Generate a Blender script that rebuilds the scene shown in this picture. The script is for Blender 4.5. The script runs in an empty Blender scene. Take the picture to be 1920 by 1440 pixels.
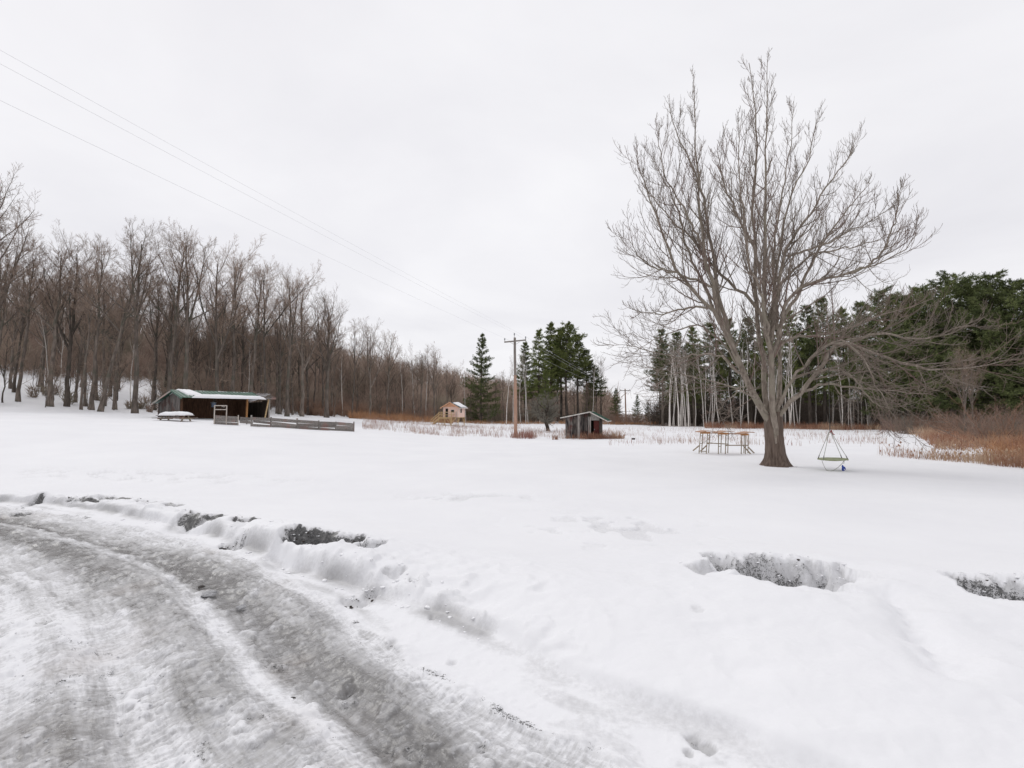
import bpy, math, random
import numpy as np
from mathutils import Matrix, Vector

# ---------------------------------------------------------------- camera, sky, sun, exposure
SC = bpy.context.scene
CAM_Z = 2.1
F_PX = 960.0                      # focal length in pixels of the 1920 wide photograph
PITCH = math.radians(3.28)
cam_data = bpy.data.cameras.new("camera")
cam_data.sensor_width = 36.0
cam_data.lens = 18.0
cam_data.clip_start = 0.1
cam_data.clip_end = 3000.0
cam = bpy.data.objects.new("camera", cam_data)
cam.location = (0, 0, CAM_Z)
cam.rotation_euler = (math.radians(90) + PITCH, 0, 0)
SC.collection.objects.link(cam)
SC.camera = cam
SC.render.resolution_x, SC.render.resolution_y = 1024, 768

SUN_EL, SUN_AZ = math.radians(48), math.radians(-40)      # azimuth from +Y towards +X
world = bpy.data.worlds.new("World")
SC.world = world
world.use_nodes = True
def build_world():
    nt = world.node_tree
    nt.nodes.clear()
    N, L = nt.nodes.new, nt.links.new
    out = N("ShaderNodeOutputWorld"); bg = N("ShaderNodeBackground")
    bg.inputs["Strength"].default_value = 0.1
    sky = N("ShaderNodeTexSky"); sky.sky_type = 'NISHITA'; sky.sun_disc = False
    sky.sun_elevation = SUN_EL; sky.sun_rotation = SUN_AZ
    tc = N("ShaderNodeTexCoord"); sep = N("ShaderNodeSeparateXYZ")
    L(tc.outputs["Generated"], sep.inputs[0])
    zc = N("ShaderNodeMath"); zc.operation = 'MAXIMUM'; zc.inputs[1].default_value = 0.0
    L(sep.outputs["Z"], zc.inputs[0])
    za = N("ShaderNodeMath"); za.operation = 'ADD'; za.inputs[1].default_value = 0.14
    L(zc.outputs[0], za.inputs[0])
    com = N("ShaderNodeCombineXYZ")
    for ax in "XY":
        dv = N("ShaderNodeMath"); dv.operation = 'DIVIDE'
        L(sep.outputs[ax], dv.inputs[0]); L(za.outputs[0], dv.inputs[1]); L(dv.outputs[0], com.inputs[ax])
    n1 = N("ShaderNodeTexNoise"); n1.inputs["Scale"].default_value = 0.75
    n1.inputs["Detail"].default_value = 7; n1.inputs["Roughness"].default_value = 0.52
    n1.inputs["Distortion"].default_value = 0.35
    L(com.outputs[0], n1.inputs["Vector"])
    cr = N("ShaderNodeValToRGB")
    cr.color_ramp.elements[0].position = 0.30; cr.color_ramp.elements[0].color = (8.2, 8.12, 8.5, 1)
    cr.color_ramp.elements[1].position = 0.62; cr.color_ramp.elements[1].color = (9.6, 9.52, 9.75, 1)
    L(n1.outputs["Fac"], cr.inputs[0])
    mx = N("ShaderNodeMix"); mx.data_type = 'RGBA'; mx.inputs["Factor"].default_value = 0.96
    L(sky.outputs[0], mx.inputs["A"]); L(cr.outputs[0], mx.inputs["B"])
    L(mx.outputs["Result"], bg.inputs["Color"]); L(bg.outputs[0], out.inputs["Surface"])
build_world()

sun_data = bpy.data.lights.new("sun", 'SUN')
sun_data.energy = 0.95
sun_data.angle = math.radians(24)
sun_data.color = (1.0, 0.985, 0.96)
sun = bpy.data.objects.new("sun", sun_data)
_sd = Vector((math.sin(SUN_AZ) * math.cos(SUN_EL), math.cos(SUN_AZ) * math.cos(SUN_EL), math.sin(SUN_EL)))
sun.rotation_euler = _sd.to_track_quat('Z', 'Y').to_euler()
sun.location = (0, 0, 40)
SC.collection.objects.link(sun)

vs = SC.view_settings
vs.view_transform = 'Standard'; vs.look = 'None'; vs.exposure = 0.0; vs.gamma = 1.0
vs.use_curve_mapping = False
SC.cycles.max_bounces = 6
SC.cycles.diffuse_bounces = 3
SC.cycles.use_denoising = True
SC.cycles.denoiser = 'OPENIMAGEDENOISE'
SC.cycles.denoising_input_passes = 'RGB_ALBEDO_NORMAL'
SC.cycles.denoising_prefilter = 'ACCURATE'
SC.cycles.pixel_filter_type = 'BLACKMAN_HARRIS'

# ---------------------------------------------------------------- small tools
COS_P, SIN_P = math.cos(PITCH), math.sin(PITCH)
def height_at(py, Y):
    """world height of something seen at picture row py when it stands Y metres ahead"""
    k = (720.0 - py) / F_PX
    return CAM_Z + Y * (k * COS_P + SIN_P) / (COS_P - k * SIN_P)
def x_at(px, Y, z=0.0):
    return (px - 960.0) / F_PX * (Y * COS_P + (z - CAM_Z) * SIN_P)
def ground_at(px, py, z):
    k = (720.0 - py) / F_PX
    Y = (z - CAM_Z) * (COS_P - k * SIN_P) / (k * COS_P + SIN_P)
    return x_at(px, Y, z), Y
def pt(px, py, Y):
    z = height_at(py, Y)
    return Vector((x_at(px, Y, z), Y, z))

def _hash(ix, iy, seed):
    h = (ix.astype(np.int64) * 374761393 + iy.astype(np.int64) * 668265263 + seed * 1442695041) & 0x7fffffff
    h = ((h ^ (h >> 13)) * 1274126177) & 0x7fffffff
    h = (h ^ (h >> 16)) & 0xffff
    return h.astype(np.float32) / 65535.0
def vnoise(x, y, seed=0):
    x = np.asarray(x, np.float64); y = np.asarray(y, np.float64)
    fx = np.floor(x); fy = np.floor(y)
    u = (x - fx).astype(np.float32); v = (y - fy).astype(np.float32)
    u = u * u * u * (u * (u * 6 - 15) + 10); v = v * v * v * (v * (v * 6 - 15) + 10)
    a = _hash(fx, fy, seed); b = _hash(fx + 1, fy, seed); c = _hash(fx, fy + 1, seed); d = _hash(fx + 1, fy + 1, seed)
    return (a + (b - a) * u) * (1 - v) + (c + (d - c) * u) * v
def fbm(x, y, octv=4, seed=0, gain=0.5):
    s = 0.0; amp = 1.0; tot = 0.0
    for o in range(octv):
        s = s + amp * vnoise(x * 2.03 ** o + 17.3 * o, y * 2.03 ** o - 9.1 * o, seed + o * 7)
        tot += amp; amp *= gain
    return s / tot
def sstep(a, b, x):
    t = np.clip((x - a) / (b - a), 0, 1)
    return t * t * (3 - 2 * t)
def softplus(x, k=1.0):
    return np.log1p(np.exp(np.clip(x / k, -40, 40))) * k

# ---------------------------------------------------------------- materials
MATS = {}
def new_mat(name):
    m = bpy.data.materials.new(name); m.use_nodes = True
    nt = m.node_tree; nt.nodes.clear()
    out = nt.nodes.new("ShaderNodeOutputMaterial"); b = nt.nodes.new("ShaderNodeBsdfPrincipled")
    nt.links.new(b.outputs[0], out.inputs[0])
    MATS[name] = m
    return m, nt, b
def noise_mat(name, c1, c2, scale=4.0, rough=0.85, stretch=(1, 1, 1), detail=5, lo=0.35, hi=0.65, bump=0.0, c3=None, s3=1.0,
              lo3=0.5, hi3=0.62, spec=0.25, rnd=0.0, metallic=0.0):
    m, nt, b = new_mat(name)
    N, L = nt.nodes.new, nt.links.new
    tc = N("ShaderNodeTexCoord"); mp = N("ShaderNodeMapping"); mp.inputs["Scale"].default_value = stretch
    L(tc.outputs["Object"], mp.inputs["Vector"])
    n = N("ShaderNodeTexNoise"); n.inputs["Scale"].default_value = scale; n.inputs["Detail"].default_value = detail
    n.inputs["Roughness"].default_value = 0.6
    L(mp.outputs[0], n.inputs["Vector"])
    r = N("ShaderNodeValToRGB")
    r.color_ramp.elements[0].position = lo; r.color_ramp.elements[0].color = (*c1, 1)
    r.color_ramp.elements[1].position = hi; r.color_ramp.elements[1].color = (*c2, 1)
    L(n.outputs["Fac"], r.inputs[0])
    col = r.outputs[0]
    if c3 is not None:
        n3 = N("ShaderNodeTexNoise"); n3.inputs["Scale"].default_value = s3; n3.inputs["Detail"].default_value = 4
        L(tc.outputs["Object"], n3.inputs["Vector"])
        mr = N("ShaderNodeMapRange"); mr.inputs["From Min"].default_value = lo3; mr.inputs["From Max"].default_value = hi3
        L(n3.outputs["Fac"], mr.inputs["Value"])
        mx = N("ShaderNodeMix"); mx.data_type = 'RGBA'; mx.inputs["B"].default_value = (*c3, 1)
        L(mr.outputs[0], mx.inputs["Factor"]); L(col, mx.inputs["A"]); col = mx.outputs["Result"]
    if rnd > 0:
        oi = N("ShaderNodeObjectInfo"); hs = N("ShaderNodeHueSaturation")
        mr = N("ShaderNodeMapRange"); mr.inputs["To Min"].default_value = 1 - rnd; mr.inputs["To Max"].default_value = 1 + rnd
        L(oi.outputs["Random"], mr.inputs["Value"]); L(mr.outputs[0], hs.inputs["Value"]); L(col, hs.inputs["Color"])
        col = hs.outputs[0]
    L(col, b.inputs["Base Color"])
    b.inputs["Roughness"].default_value = rough
    b.inputs["Specular IOR Level"].default_value = spec
    b.inputs["Metallic"].default_value = metallic
    if bump > 0:
        bm = N("ShaderNodeBump"); bm.inputs["Strength"].default_value = bump; bm.inputs["Distance"].default_value = 0.02
        L(n.outputs["Fac"], bm.inputs["Height"]); L(bm.outputs[0], b.inputs["Normal"])
    return m

noise_mat("bark_maple", (0.15, 0.120, 0.096), (0.34, 0.292, 0.245), 9, 0.9, (1, 1, 0.35), bump=0.8, c3=(0.25, 0.22, 0.175), s3=1.6)
noise_mat("bark_maple_base", (0.065, 0.046, 0.036), (0.19, 0.145, 0.118), 8, 0.95, (1.6, 1.6, 0.14), bump=1.0, lo=0.3, hi=0.7)
noise_mat("twig_maple", (0.15, 0.120, 0.098), (0.27, 0.225, 0.185), 2, 0.85, c3=(0.19, 0.13, 0.11), s3=0.5)
noise_mat("bark_forest", (0.078, 0.063, 0.053), (0.20, 0.165, 0.14), 5, 0.95, (1, 1, 0.2), c3=(0.105, 0.098, 0.078), s3=0.9, rnd=0.35, bump=0.6)
noise_mat("twig_forest", (0.20, 0.146, 0.112), (0.35, 0.268, 0.215), 1.2, 0.9, rnd=0.25)
noise_mat("bark_birch", (0.30, 0.27, 0.24), (0.62, 0.58, 0.54), 6, 0.8, (0.5, 0.5, 2.5), lo=0.3, hi=0.48, rnd=0.22)
noise_mat("twig_birch", (0.15, 0.11, 0.095), (0.26, 0.21, 0.19), 1.5, 0.85)
noise_mat("bark_pine", (0.06, 0.05, 0.042), (0.15, 0.125, 0.105), 5, 0.95, (1, 1, 0.2), rnd=0.25)
noise_mat("needles_light", (0.10, 0.130, 0.038), (0.215, 0.240, 0.082), 0.9, 0.7, rnd=0.22, spec=0.2)
noise_mat("needles_dark", (0.080, 0.104, 0.040), (0.165, 0.188, 0.074), 0.9, 0.7, rnd=0.22, spec=0.2)
noise_mat("brush_brown", (0.21, 0.145, 0.115), (0.36, 0.27, 0.22), 0.22, 0.95, rnd=0.15, c3=(0.24, 0.205, 0.155), s3=0.11)
noise_mat("brush_red", (0.20, 0.118, 0.082), (0.33, 0.215, 0.155), 0.5, 0.95, rnd=0.2)
noise_mat("brush_grey", (0.14, 0.128, 0.105), (0.24, 0.222, 0.185), 0.8, 0.95, rnd=0.2)
noise_mat("grass_orange", (0.30, 0.145, 0.075), (0.50, 0.30, 0.17), 0.9, 0.9)
noise_mat("grass_pale", (0.33, 0.22, 0.17), (0.50, 0.38, 0.31), 0.9, 0.9, c3=(0.27, 0.11, 0.09), s3=0.35)
noise_mat("grass_red", (0.185, 0.082, 0.055), (0.40, 0.225, 0.145), 0.8, 0.9, c3=(0.50, 0.36, 0.25), s3=0.25)
noise_mat("wood_grey", (0.17, 0.155, 0.14), (0.40, 0.375, 0.35), 5, 0.9, (6, 6, 0.9), c3=(0.33, 0.24, 0.215), s3=0.8, rnd=0.22, bump=0.5)
noise_mat("wood_grey_flat", (0.10, 0.088, 0.08), (0.30, 0.275, 0.255), 5, 0.9, (0.8, 6, 6), c3=(0.25, 0.165, 0.145), s3=1.1, rnd=0.22, bump=0.5)
noise_mat("wood_shed", (0.022, 0.020, 0.021), (0.215, 0.185, 0.165), 2.2, 0.9, (5, 5, 0.5), lo=0.40, hi=0.62, c3=(0.085, 0.04, 0.034), s3=1.2, rnd=0.55)
noise_mat("wood_barn", (0.035, 0.032, 0.031), (0.17, 0.15, 0.138), 3.0, 0.9, (5, 5, 0.5), c3=(0.07, 0.045, 0.038), s3=1.2, rnd=0.3)
noise_mat("wood_post", (0.20, 0.18, 0.165), (0.42, 0.38, 0.35), 4, 0.9, (5, 5, 0.6))
noise_mat("wood_pale", (0.36, 0.31, 0.27), (0.58, 0.53, 0.48), 4, 0.9, (5, 5, 0.6))
noise_mat("wood_dark", (0.035, 0.027, 0.022), (0.085, 0.065, 0.052), 4, 0.9, (5, 5, 0.5), rnd=0.25)
noise_mat("wood_brown", (0.045, 0.022, 0.013), (0.10, 0.052, 0.030), 4, 0.85, (5, 5, 0.6), rnd=0.25)
noise_mat("wood_orange", (0.33, 0.15, 0.06), (0.50, 0.26, 0.11), 4, 0.8, (5, 5, 0.6))
noise_mat("wood_treated", (0.46, 0.32, 0.17), (0.62, 0.45, 0.26), 5, 0.8, (3, 3, 1))
noise_mat("wood_platform", (0.33, 0.19, 0.125), (0.50, 0.33, 0.24), 5, 0.8, (1, 4, 4))
noise_mat("wood_leg", (0.22, 0.175, 0.125), (0.38, 0.32, 0.24), 5, 0.9, (4, 4, 1))
noise_mat("siding_pink", (0.82, 0.565, 0.47), (0.86, 0.65, 0.57), 3, 0.8, (1, 1, 6))
noise_mat("siding_trim", (0.74, 0.38, 0.22), (0.80, 0.46, 0.30), 3, 0.8)
noise_mat("trim_white", (0.72, 0.62, 0.56), (0.82, 0.74, 0.69), 3, 0.7)
noise_mat("paint_white_worn", (0.42, 0.38, 0.35), (0.70, 0.66, 0.62), 6, 0.85, (3, 3, 1))
noise_mat("metal_green", (0.026, 0.084, 0.054), (0.042, 0.118, 0.078), 3, 0.45, spec=0.5)
noise_mat("shingle_dark", (0.04, 0.045, 0.045), (0.09, 0.10, 0.10), 9, 0.9)
noise_mat("door_red", (0.055, 0.014, 0.012), (0.10, 0.025, 0.02), 3, 0.8, (3, 3, 1))
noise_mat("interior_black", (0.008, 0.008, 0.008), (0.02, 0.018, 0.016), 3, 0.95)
noise_mat("pole_wood", (0.34, 0.20, 0.14), (0.50, 0.33, 0.25), 3, 0.9, (4, 4, 0.3), c3=(0.30, 0.22, 0.18), s3=0.4)
noise_mat("pole_grey", (0.17, 0.15, 0.135), (0.28, 0.25, 0.225), 4, 0.9, (4, 4, 0.4))
noise_mat("wire_metal", (0.55, 0.55, 0.56), (0.66, 0.66, 0.67), 2, 0.5, spec=0.5)
noise_mat("metal_grey", (0.16, 0.165, 0.18), (0.26, 0.265, 0.28), 5, 0.5, spec=0.5)
noise_mat("swing_green", (0.23, 0.25, 0.14), (0.34, 0.36, 0.23), 8, 0.7)
noise_mat("rope_dark", (0.04, 0.04, 0.038), (0.10, 0.095, 0.085), 20, 0.9)
noise_mat("rope_grey", (0.20, 0.20, 0.17), (0.34, 0.34, 0.29), 20, 0.9)
noise_mat("strap_red", (0.22, 0.05, 0.06), (0.33, 0.09, 0.09), 20, 0.9)
noise_mat("plastic_blue", (0.03, 0.07, 0.36), (0.05, 0.11, 0.48), 9, 0.5)
noise_mat("plastic_bluegrey", (0.07, 0.09, 0.13), (0.12, 0.15, 0.21), 9, 0.5)
noise_mat("snow_cap", (0.80, 0.80, 0.815), (0.87, 0.87, 0.885), 2.5, 0.75, bump=0.25)
noise_mat("dirt_clod", (0.025, 0.02, 0.017), (0.10, 0.08, 0.068), 30, 0.95, bump=1.0, c3=(0.5, 0.5, 0.51), s3=22, lo3=0.56, hi3=0.7)
noise_mat("ice_clod", (0.30, 0.30, 0.31), (0.70, 0.70, 0.715), 14, 0.6, bump=0.8, c3=(0.08, 0.075, 0.07), s3=16, lo3=0.58, hi3=0.7)
noise_mat("ice_crumb", (0.42, 0.42, 0.43), (0.66, 0.66, 0.67), 30, 0.6)
noise_mat("hill_floor", (0.20, 0.165, 0.145), (0.34, 0.29, 0.265), 0.05, 0.95, c3=(0.62, 0.61, 0.63), s3=0.02)
def glass_mat():
    m, nt, b = new_mat("glass_dark")
    b.inputs["Base Color"].default_value = (0.012, 0.022, 0.02, 1)
    b.inputs["Roughness"].default_value = 0.08
    n = nt.nodes.new("ShaderNodeTexNoise"); n.inputs["Scale"].default_value = 3
    bm = nt.nodes.new("ShaderNodeBump"); bm.inputs["Strength"].default_value = 0.05
    nt.links.new(n.outputs["Fac"], bm.inputs["Height"]); nt.links.new(bm.outputs[0], b.inputs["Normal"])
    b.inputs["Specular IOR Level"].default_value = 0.3
glass_mat()

def snow_mats():
    def common(name, road):
        m, nt, b = new_mat(name)
        N, L = nt.nodes.new, nt.links.new
        tc = N("ShaderNodeTexCoord")
        def noise(scale, detail=5, rough=0.6, st=None):
            n = N("ShaderNodeTexNoise"); n.inputs["Scale"].default_value = scale
            n.inputs["Detail"].default_value = detail; n.inputs["Roughness"].default_value = rough
            L(tc.outputs["Object"], n.inputs["Vector"]); return n.outputs["Fac"]
        def mapr(src, a, bb, c=0.0, d=1.0):
            r = N("ShaderNodeMapRange"); r.inputs["From Min"].default_value = a; r.inputs["From Max"].default_value = bb
            r.inputs["To Min"].default_value = c; r.inputs["To Max"].default_value = d
            L(src, r.inputs["Value"]); return r.outputs[0]
        def mix(f, a, bb):
            x = N("ShaderNodeMix"); x.data_type = 'RGBA'
            L(f, x.inputs["Factor"])
            for key, v in (("A", a), ("B", bb)):
                if isinstance(v, tuple): x.inputs[key].default_value = (*v, 1)
                else: L(v, x.inputs[key])
            return x.outputs["Result"]
        def math_(op, a, bb):
            x = N("ShaderNodeMath"); x.operation = op; x.use_clamp = True
            for i, v in enumerate((a, bb)):
                if isinstance(v, float): x.inputs[i].default_value = v
                else: L(v, x.inputs[i])
            return x.outputs[0]
        def attr(nm):
            a = N("ShaderNodeAttribute"); a.attribute_name = nm; return a.outputs["Fac"]
        big = noise(0.35, 4)
        fine = noise(26, 6, 0.65)
        grit = noise(95, 4, 0.7)
        base = mix(mapr(big, 0.3, 0.7), (0.745, 0.745, 0.765), (0.79, 0.79, 0.805))
        # wet grey ice, also painted shading of road relief and bank foot; strength from the ice attribute broken up by fine grain
        ice = attr("ice")
        if road:
            rs, rt = attr("rs"), attr("rt")
            def rnoise(a, bb, detail, rough=0.6):
                cx = N("ShaderNodeCombineXYZ")
                for i, (sck, kk) in enumerate(((rs, a), (rt, bb))):
                    mm = N("ShaderNodeMath"); mm.operation = 'MULTIPLY'; mm.inputs[1].default_value = kk; L(sck, mm.inputs[0]); L(mm.outputs[0], cx.inputs[i])
                n = N("ShaderNodeTexNoise"); n.inputs["Scale"].default_value = 1.0; n.inputs["Detail"].default_value = detail
                n.inputs["Roughness"].default_value = rough; n.inputs["Distortion"].default_value = 0.35; L(cx.outputs[0], n.inputs["Vector"]); return n.outputs["Fac"]
            st1, st2, st3 = rnoise(6.5, 0.7, 5), rnoise(26, 4.0, 5, 0.7), rnoise(9.0, 38.0, 3)
            def add(a, v):
                x = N("ShaderNodeMath"); x.operation = 'ADD'; L(a, x.inputs[0]); L(v, x.inputs[1]); return x.outputs[0]
            nz = add(mapr(st1, 0.34, 0.66, -0.20, 0.20), mapr(st2, 0.34, 0.66, -0.16, 0.16))
            nz = add(nz, mapr(fine, 0.34, 0.66, -0.18, 0.18)); nz = add(nz, mapr(st3, 0.35, 0.65, -0.15, 0.15))
            calm = mapr(ice, 0.45, 0.95, 1.0, 0.42); nm_ = N("ShaderNodeMath"); nm_.operation = 'MULTIPLY'; L(nz, nm_.inputs[0]); L(calm, nm_.inputs[1])
            s_ = add(ice, nm_.outputs[0])
            crumbs = mapr(noise(34, 4, 0.65), 0.57, 0.66)
            icef = math_('SUBTRACT', s_, math_('MULTIPLY', crumbs, 0.25))
        else:
            icef = math_('ADD', ice, mapr(fine, 0.3, 0.7, -0.13, 0.13))
        icef = math_('MULTIPLY', icef, mapr(ice, 0.0, 0.08))
        icecol = mix(mapr(fine, 0.35, 0.7), (0.132, 0.127, 0.124), (0.225, 0.217, 0.21))
        col = mix(icef, base, icecol)
        brown = attr("brown")
        col = mix(brown, col, (0.27, 0.215, 0.175))
        # gritty dirt: grains let the snow show through
        dirt = attr("dirt")
        grit2 = noise(24, 5, 0.75)
        thr = math_('SUBTRACT', dirt, math_('ADD', mapr(grit, 0.3, 0.7, 0.0, 0.55), mapr(grit2, 0.3, 0.7, 0.0, 0.45)))
        df = mapr(thr, 0.0, 0.14)
        df = math_('MULTIPLY', df, mapr(dirt, 0.02, 0.2))
        dcol = mix(mapr(fine, 0.35, 0.65), (0.03, 0.03, 0.031), (0.14, 0.137, 0.135))
        col = mix(df, col, dcol)
        # litter under the wood
        lit = attr("litter")
        lf = mapr(math_('SUBTRACT', lit, mapr(noise(1.4, 6, 0.7), 0.3, 0.7, 0.1, 1.0)), 0.0, 0.2)
        col = mix(lf, col, mix(mapr(noise(4, 3), 0.4, 0.6), (0.085, 0.062, 0.05), (0.17, 0.13, 0.11)))
        L(col, b.inputs["Base Color"])
        r = mapr(icef, 0.0, 1.0, 0.78, 0.20)
        L(r, b.inputs["Roughness"])
        b.inputs["Specular IOR Level"].default_value = 0.3
        bm = N("ShaderNodeBump"); bm.inputs["Strength"].default_value = 0.42 if road else 0.16
        bm.inputs["Distance"].default_value = 0.006
        if road:
            hh = N("ShaderNodeMath"); hh.operation = 'ADD'; L(math_('MULTIPLY', st2, 0.5), hh.inputs[0]); L(math_('MULTIPLY', st3, 0.4), hh.inputs[1])
            h2 = N("ShaderNodeMath"); h2.operation = 'ADD'; L(hh.outputs[0], h2.inputs[0]); L(fine, h2.inputs[1])
            h3 = N("ShaderNodeMath"); h3.operation = 'ADD'; L(h2.outputs[0], h3.inputs[0]); L(math_('MULTIPLY', crumbs, 0.5), h3.inputs[1])
            bm.inputs["Distance"].default_value = 0.008; L(h3.outputs[0], bm.inputs["Height"])
        else:
            L(math_('ADD', fine, math_('MULTIPLY', grit, 0.35)), bm.inputs["Height"])
        L(bm.outputs[0], b.inputs["Normal"])
    common("snow", False)
    common("ice_road", True)
snow_mats()

# ---------------------------------------------------------------- objects: naming and linking
COL = SC.collection
def tag(o, label=None, cat=None, group=None, kind=None):
    if label: o["label"] = label
    if cat: o["category"] = cat
    if group: o["group"] = group
    if kind: o["kind"] = kind
    return o
def thing(name, label, cat, loc=(0, 0, 0), rz=0.0, group=None):
    o = bpy.data.objects.new(name, None); COL.objects.link(o)
    o.empty_display_size = 0.3
    o.location = loc; o.rotation_euler = (0, 0, rz)
    return tag(o, label, cat, group)
def link_mesh(name, me, parent=None, loc=(0, 0, 0)):
    o = bpy.data.objects.new(name, me); COL.objects.link(o)
    o.parent = parent; o.location = loc
    return o
def mesh_from(name, V, F, mats, smooth=True, midx=None, attrs=None):
    """V (n,3) floats, F list of int arrays each (m,3) or (m,4)"""
    me = bpy.data.meshes.new(name)
    V = np.asarray(V, np.float32)
    F = [np.asarray(f, np.int32) for f in F if len(f)]
    nl = sum(f.size for f in F); nf = sum(len(f) for f in F)
    me.vertices.add(len(V)); me.vertices.foreach_set("co", V.ravel())
    me.loops.add(nl); me.polygons.add(nf)
    me.loops.foreach_set("vertex_index", np.concatenate([f.ravel() for f in F]))
    starts = []; tot = 0
    for f in F:
        k = f.shape[1]; starts.append(tot + np.arange(len(f), dtype=np.int32) * k); tot += f.size
    me.polygons.foreach_set("loop_start", np.concatenate(starts).astype(np.int32))
    if midx is not None: me.polygons.foreach_set("material_index", np.asarray(midx, np.int32))
    me.polygons.foreach_set("use_smooth", np.full(nf, smooth, dtype=bool))
    for m in (mats if isinstance(mats, (list, tuple)) else [mats]): me.materials.append(MATS[m])
    if attrs:
        for k, v in attrs.items():
            a = me.attributes.new(k, 'FLOAT', 'POINT'); a.data.foreach_set("value", np.asarray(v, np.float32))
    me.update(calc_edges=True)
    return me

class MB:
    """collects solid pieces and links them as one mesh object"""
    def __init__(s): s.v = []; s.f4 = []; s.f3 = []; s.n = 0
    def add(s, V, F4=None, F3=None):
        V = np.asarray(V, float)
        if F4 is not None and len(F4): s.f4.append(np.asarray(F4, int) + s.n)
        if F3 is not None and len(F3): s.f3.append(np.asarray(F3, int) + s.n)
        s.v.append(V); s.n += len(V); return s
    def box(s, c, size, rot=None):
        x, y, z = (d / 2 for d in size)
        V = np.array([(i * x, j * y, k * z) for k in (-1, 1) for j in (-1, 1) for i in (-1, 1)])
        if rot is not None: V = V @ np.array(rot.to_3x3()).T
        return s.add(V + np.array(c), [(0, 2, 3, 1), (4, 5, 7, 6), (0, 1, 5, 4), (2, 6, 7, 3), (0, 4, 6, 2), (1, 3, 7, 5)])
    def bar(s, p, q, w, h, up=(0, 0, 1)):
        p = Vector(p); q = Vector(q); d = q - p; L = d.length; d = d.normalized()
        u = Vector(up)
        if abs(d.dot(u)) > 0.97: u = Vector((0, 1, 0))
        a = u.cross(d).normalized(); b = d.cross(a).normalized()
        R = Matrix((a, b, d)).transposed()
        return s.box((p + q) / 2, (w, h, L), R)
    def prism(s, poly, y0, y1):
        """polygon in x,z extruded along y"""
        n = len(poly)
        V = [(x, y0, z) for x, z in poly] + [(x, y1, z) for x, z in poly]
        F4 = [(i, (i + 1) % n, n + (i + 1) % n, n + i) for i in range(n)]
        F3 = [(0, i + 1, i) for i in range(1, n - 1)] + [(n, n + i, n + i + 1) for i in range(1, n - 1)]
        return s.add(V, F4, F3)
    def tube(s, pts, rad, k=8, cap=True):
        P = np.array([tuple(p) for p in pts], float)[None]; R = np.broadcast_to(np.asarray(rad, float), (1, P.shape[1]))
        V, F = tubes(P, R, k); s.add(V, F)
        if cap:
            m = P.shape[1]
            s.f3.append(np.array([(0, i + 1, i) for i in range(1, k - 1)]) + s.n - m * k)
            s.f3.append(np.array([(0, i, i + 1) for i in range(1, k - 1)]) + s.n - k)
        return s
    def build(s, name, mat, parent=None, smooth=False):
        V = np.concatenate(s.v); F = []
        if s.f4: F.append(np.concatenate(s.f4))
        if s.f3: F.append(np.concatenate(s.f3))
        return link_mesh(name, mesh_from(name, V, F, mat, smooth), parent)

def tubes(P, R, k):
    """swept tubes for a batch of polylines P (B,N,3) with radii R (B,N); returns vertices and quads"""
    B, N, _ = P.shape
    T = np.empty_like(P); T[:, 1:-1] = P[:, 2:] - P[:, :-2]; T[:, 0] = P[:, 1] - P[:, 0]; T[:, -1] = P[:, -1] - P[:, -2]
    T /= np.linalg.norm(T, axis=2, keepdims=True) + 1e-9
    mean = P[:, -1] - P[:, 0]; mean /= np.linalg.norm(mean, axis=1, keepdims=True) + 1e-9
    ref = np.where(np.abs(mean[:, 2:3]) > 0.85, np.array([[1.0, 0.13, 0]]), np.array([[0.1, 0.05, 1.0]]))[:, None, :]
    U = np.cross(T, np.broadcast_to(ref, T.shape)); U /= np.linalg.norm(U, axis=2, keepdims=True) + 1e-9
    W = np.cross(T, U)
    a = np.arange(k) * 2 * np.pi / k
    V = P[:, :, None, :] + R[:, :, None, None] * (np.cos(a)[None, None, :, None] * U[:, :, None, :] + np.sin(a)[None, None, :, None] * W[:, :, None, :])
    idx = np.arange(B * N * k).reshape(B, N, k)
    i0 = idx[:, :-1]; i1 = idx[:, 1:]
    F = np.stack([i0, np.roll(i0, -1, 2), np.roll(i1, -1, 2), i1], -1).reshape(-1, 4)
    return V.reshape(-1, 3), F
def join(parts):
    Vs, Fs, n = [], [], 0
    for V, F in parts:
        Vs.append(V); Fs.append(F + n); n += len(V)
    return np.concatenate(Vs), np.concatenate(Fs)

# ---------------------------------------------------------------- the ground
def z_base(X, Y):
    X = np.asarray(X, float); Y = np.asarray(Y, float)
    zf = 0.33 * np.exp(-np.clip(Y - 5, 0, 200) / 7.0)
    Lx = softplus(-X - 5 - 0.06 * np.clip(Y - 45, 0, 60), 2.0)
    left = (0.083 * Lx - 0.040 * softplus(Lx - 19, 2.0)) * sstep(4, 30, Y)
    d = (-33 * (X + 32) + 9 * (Y - 52)) / 34.2
    hill = 0.15 * softplus(d - 17, 4.0) * sstep(30, 60, Y)
    und = (fbm(X * 0.09, Y * 0.09, 3, 11) - 0.5) * 0.32 * sstep(8, 30, Y)
    return zf + left + hill + und
def zg(x, y): return float(z_base(np.array([x]), np.array([y]))[0])
def wood_depth(X, Y): return (-33 * (X + 32) + 9 * (Y - 52)) / 34.2

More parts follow.
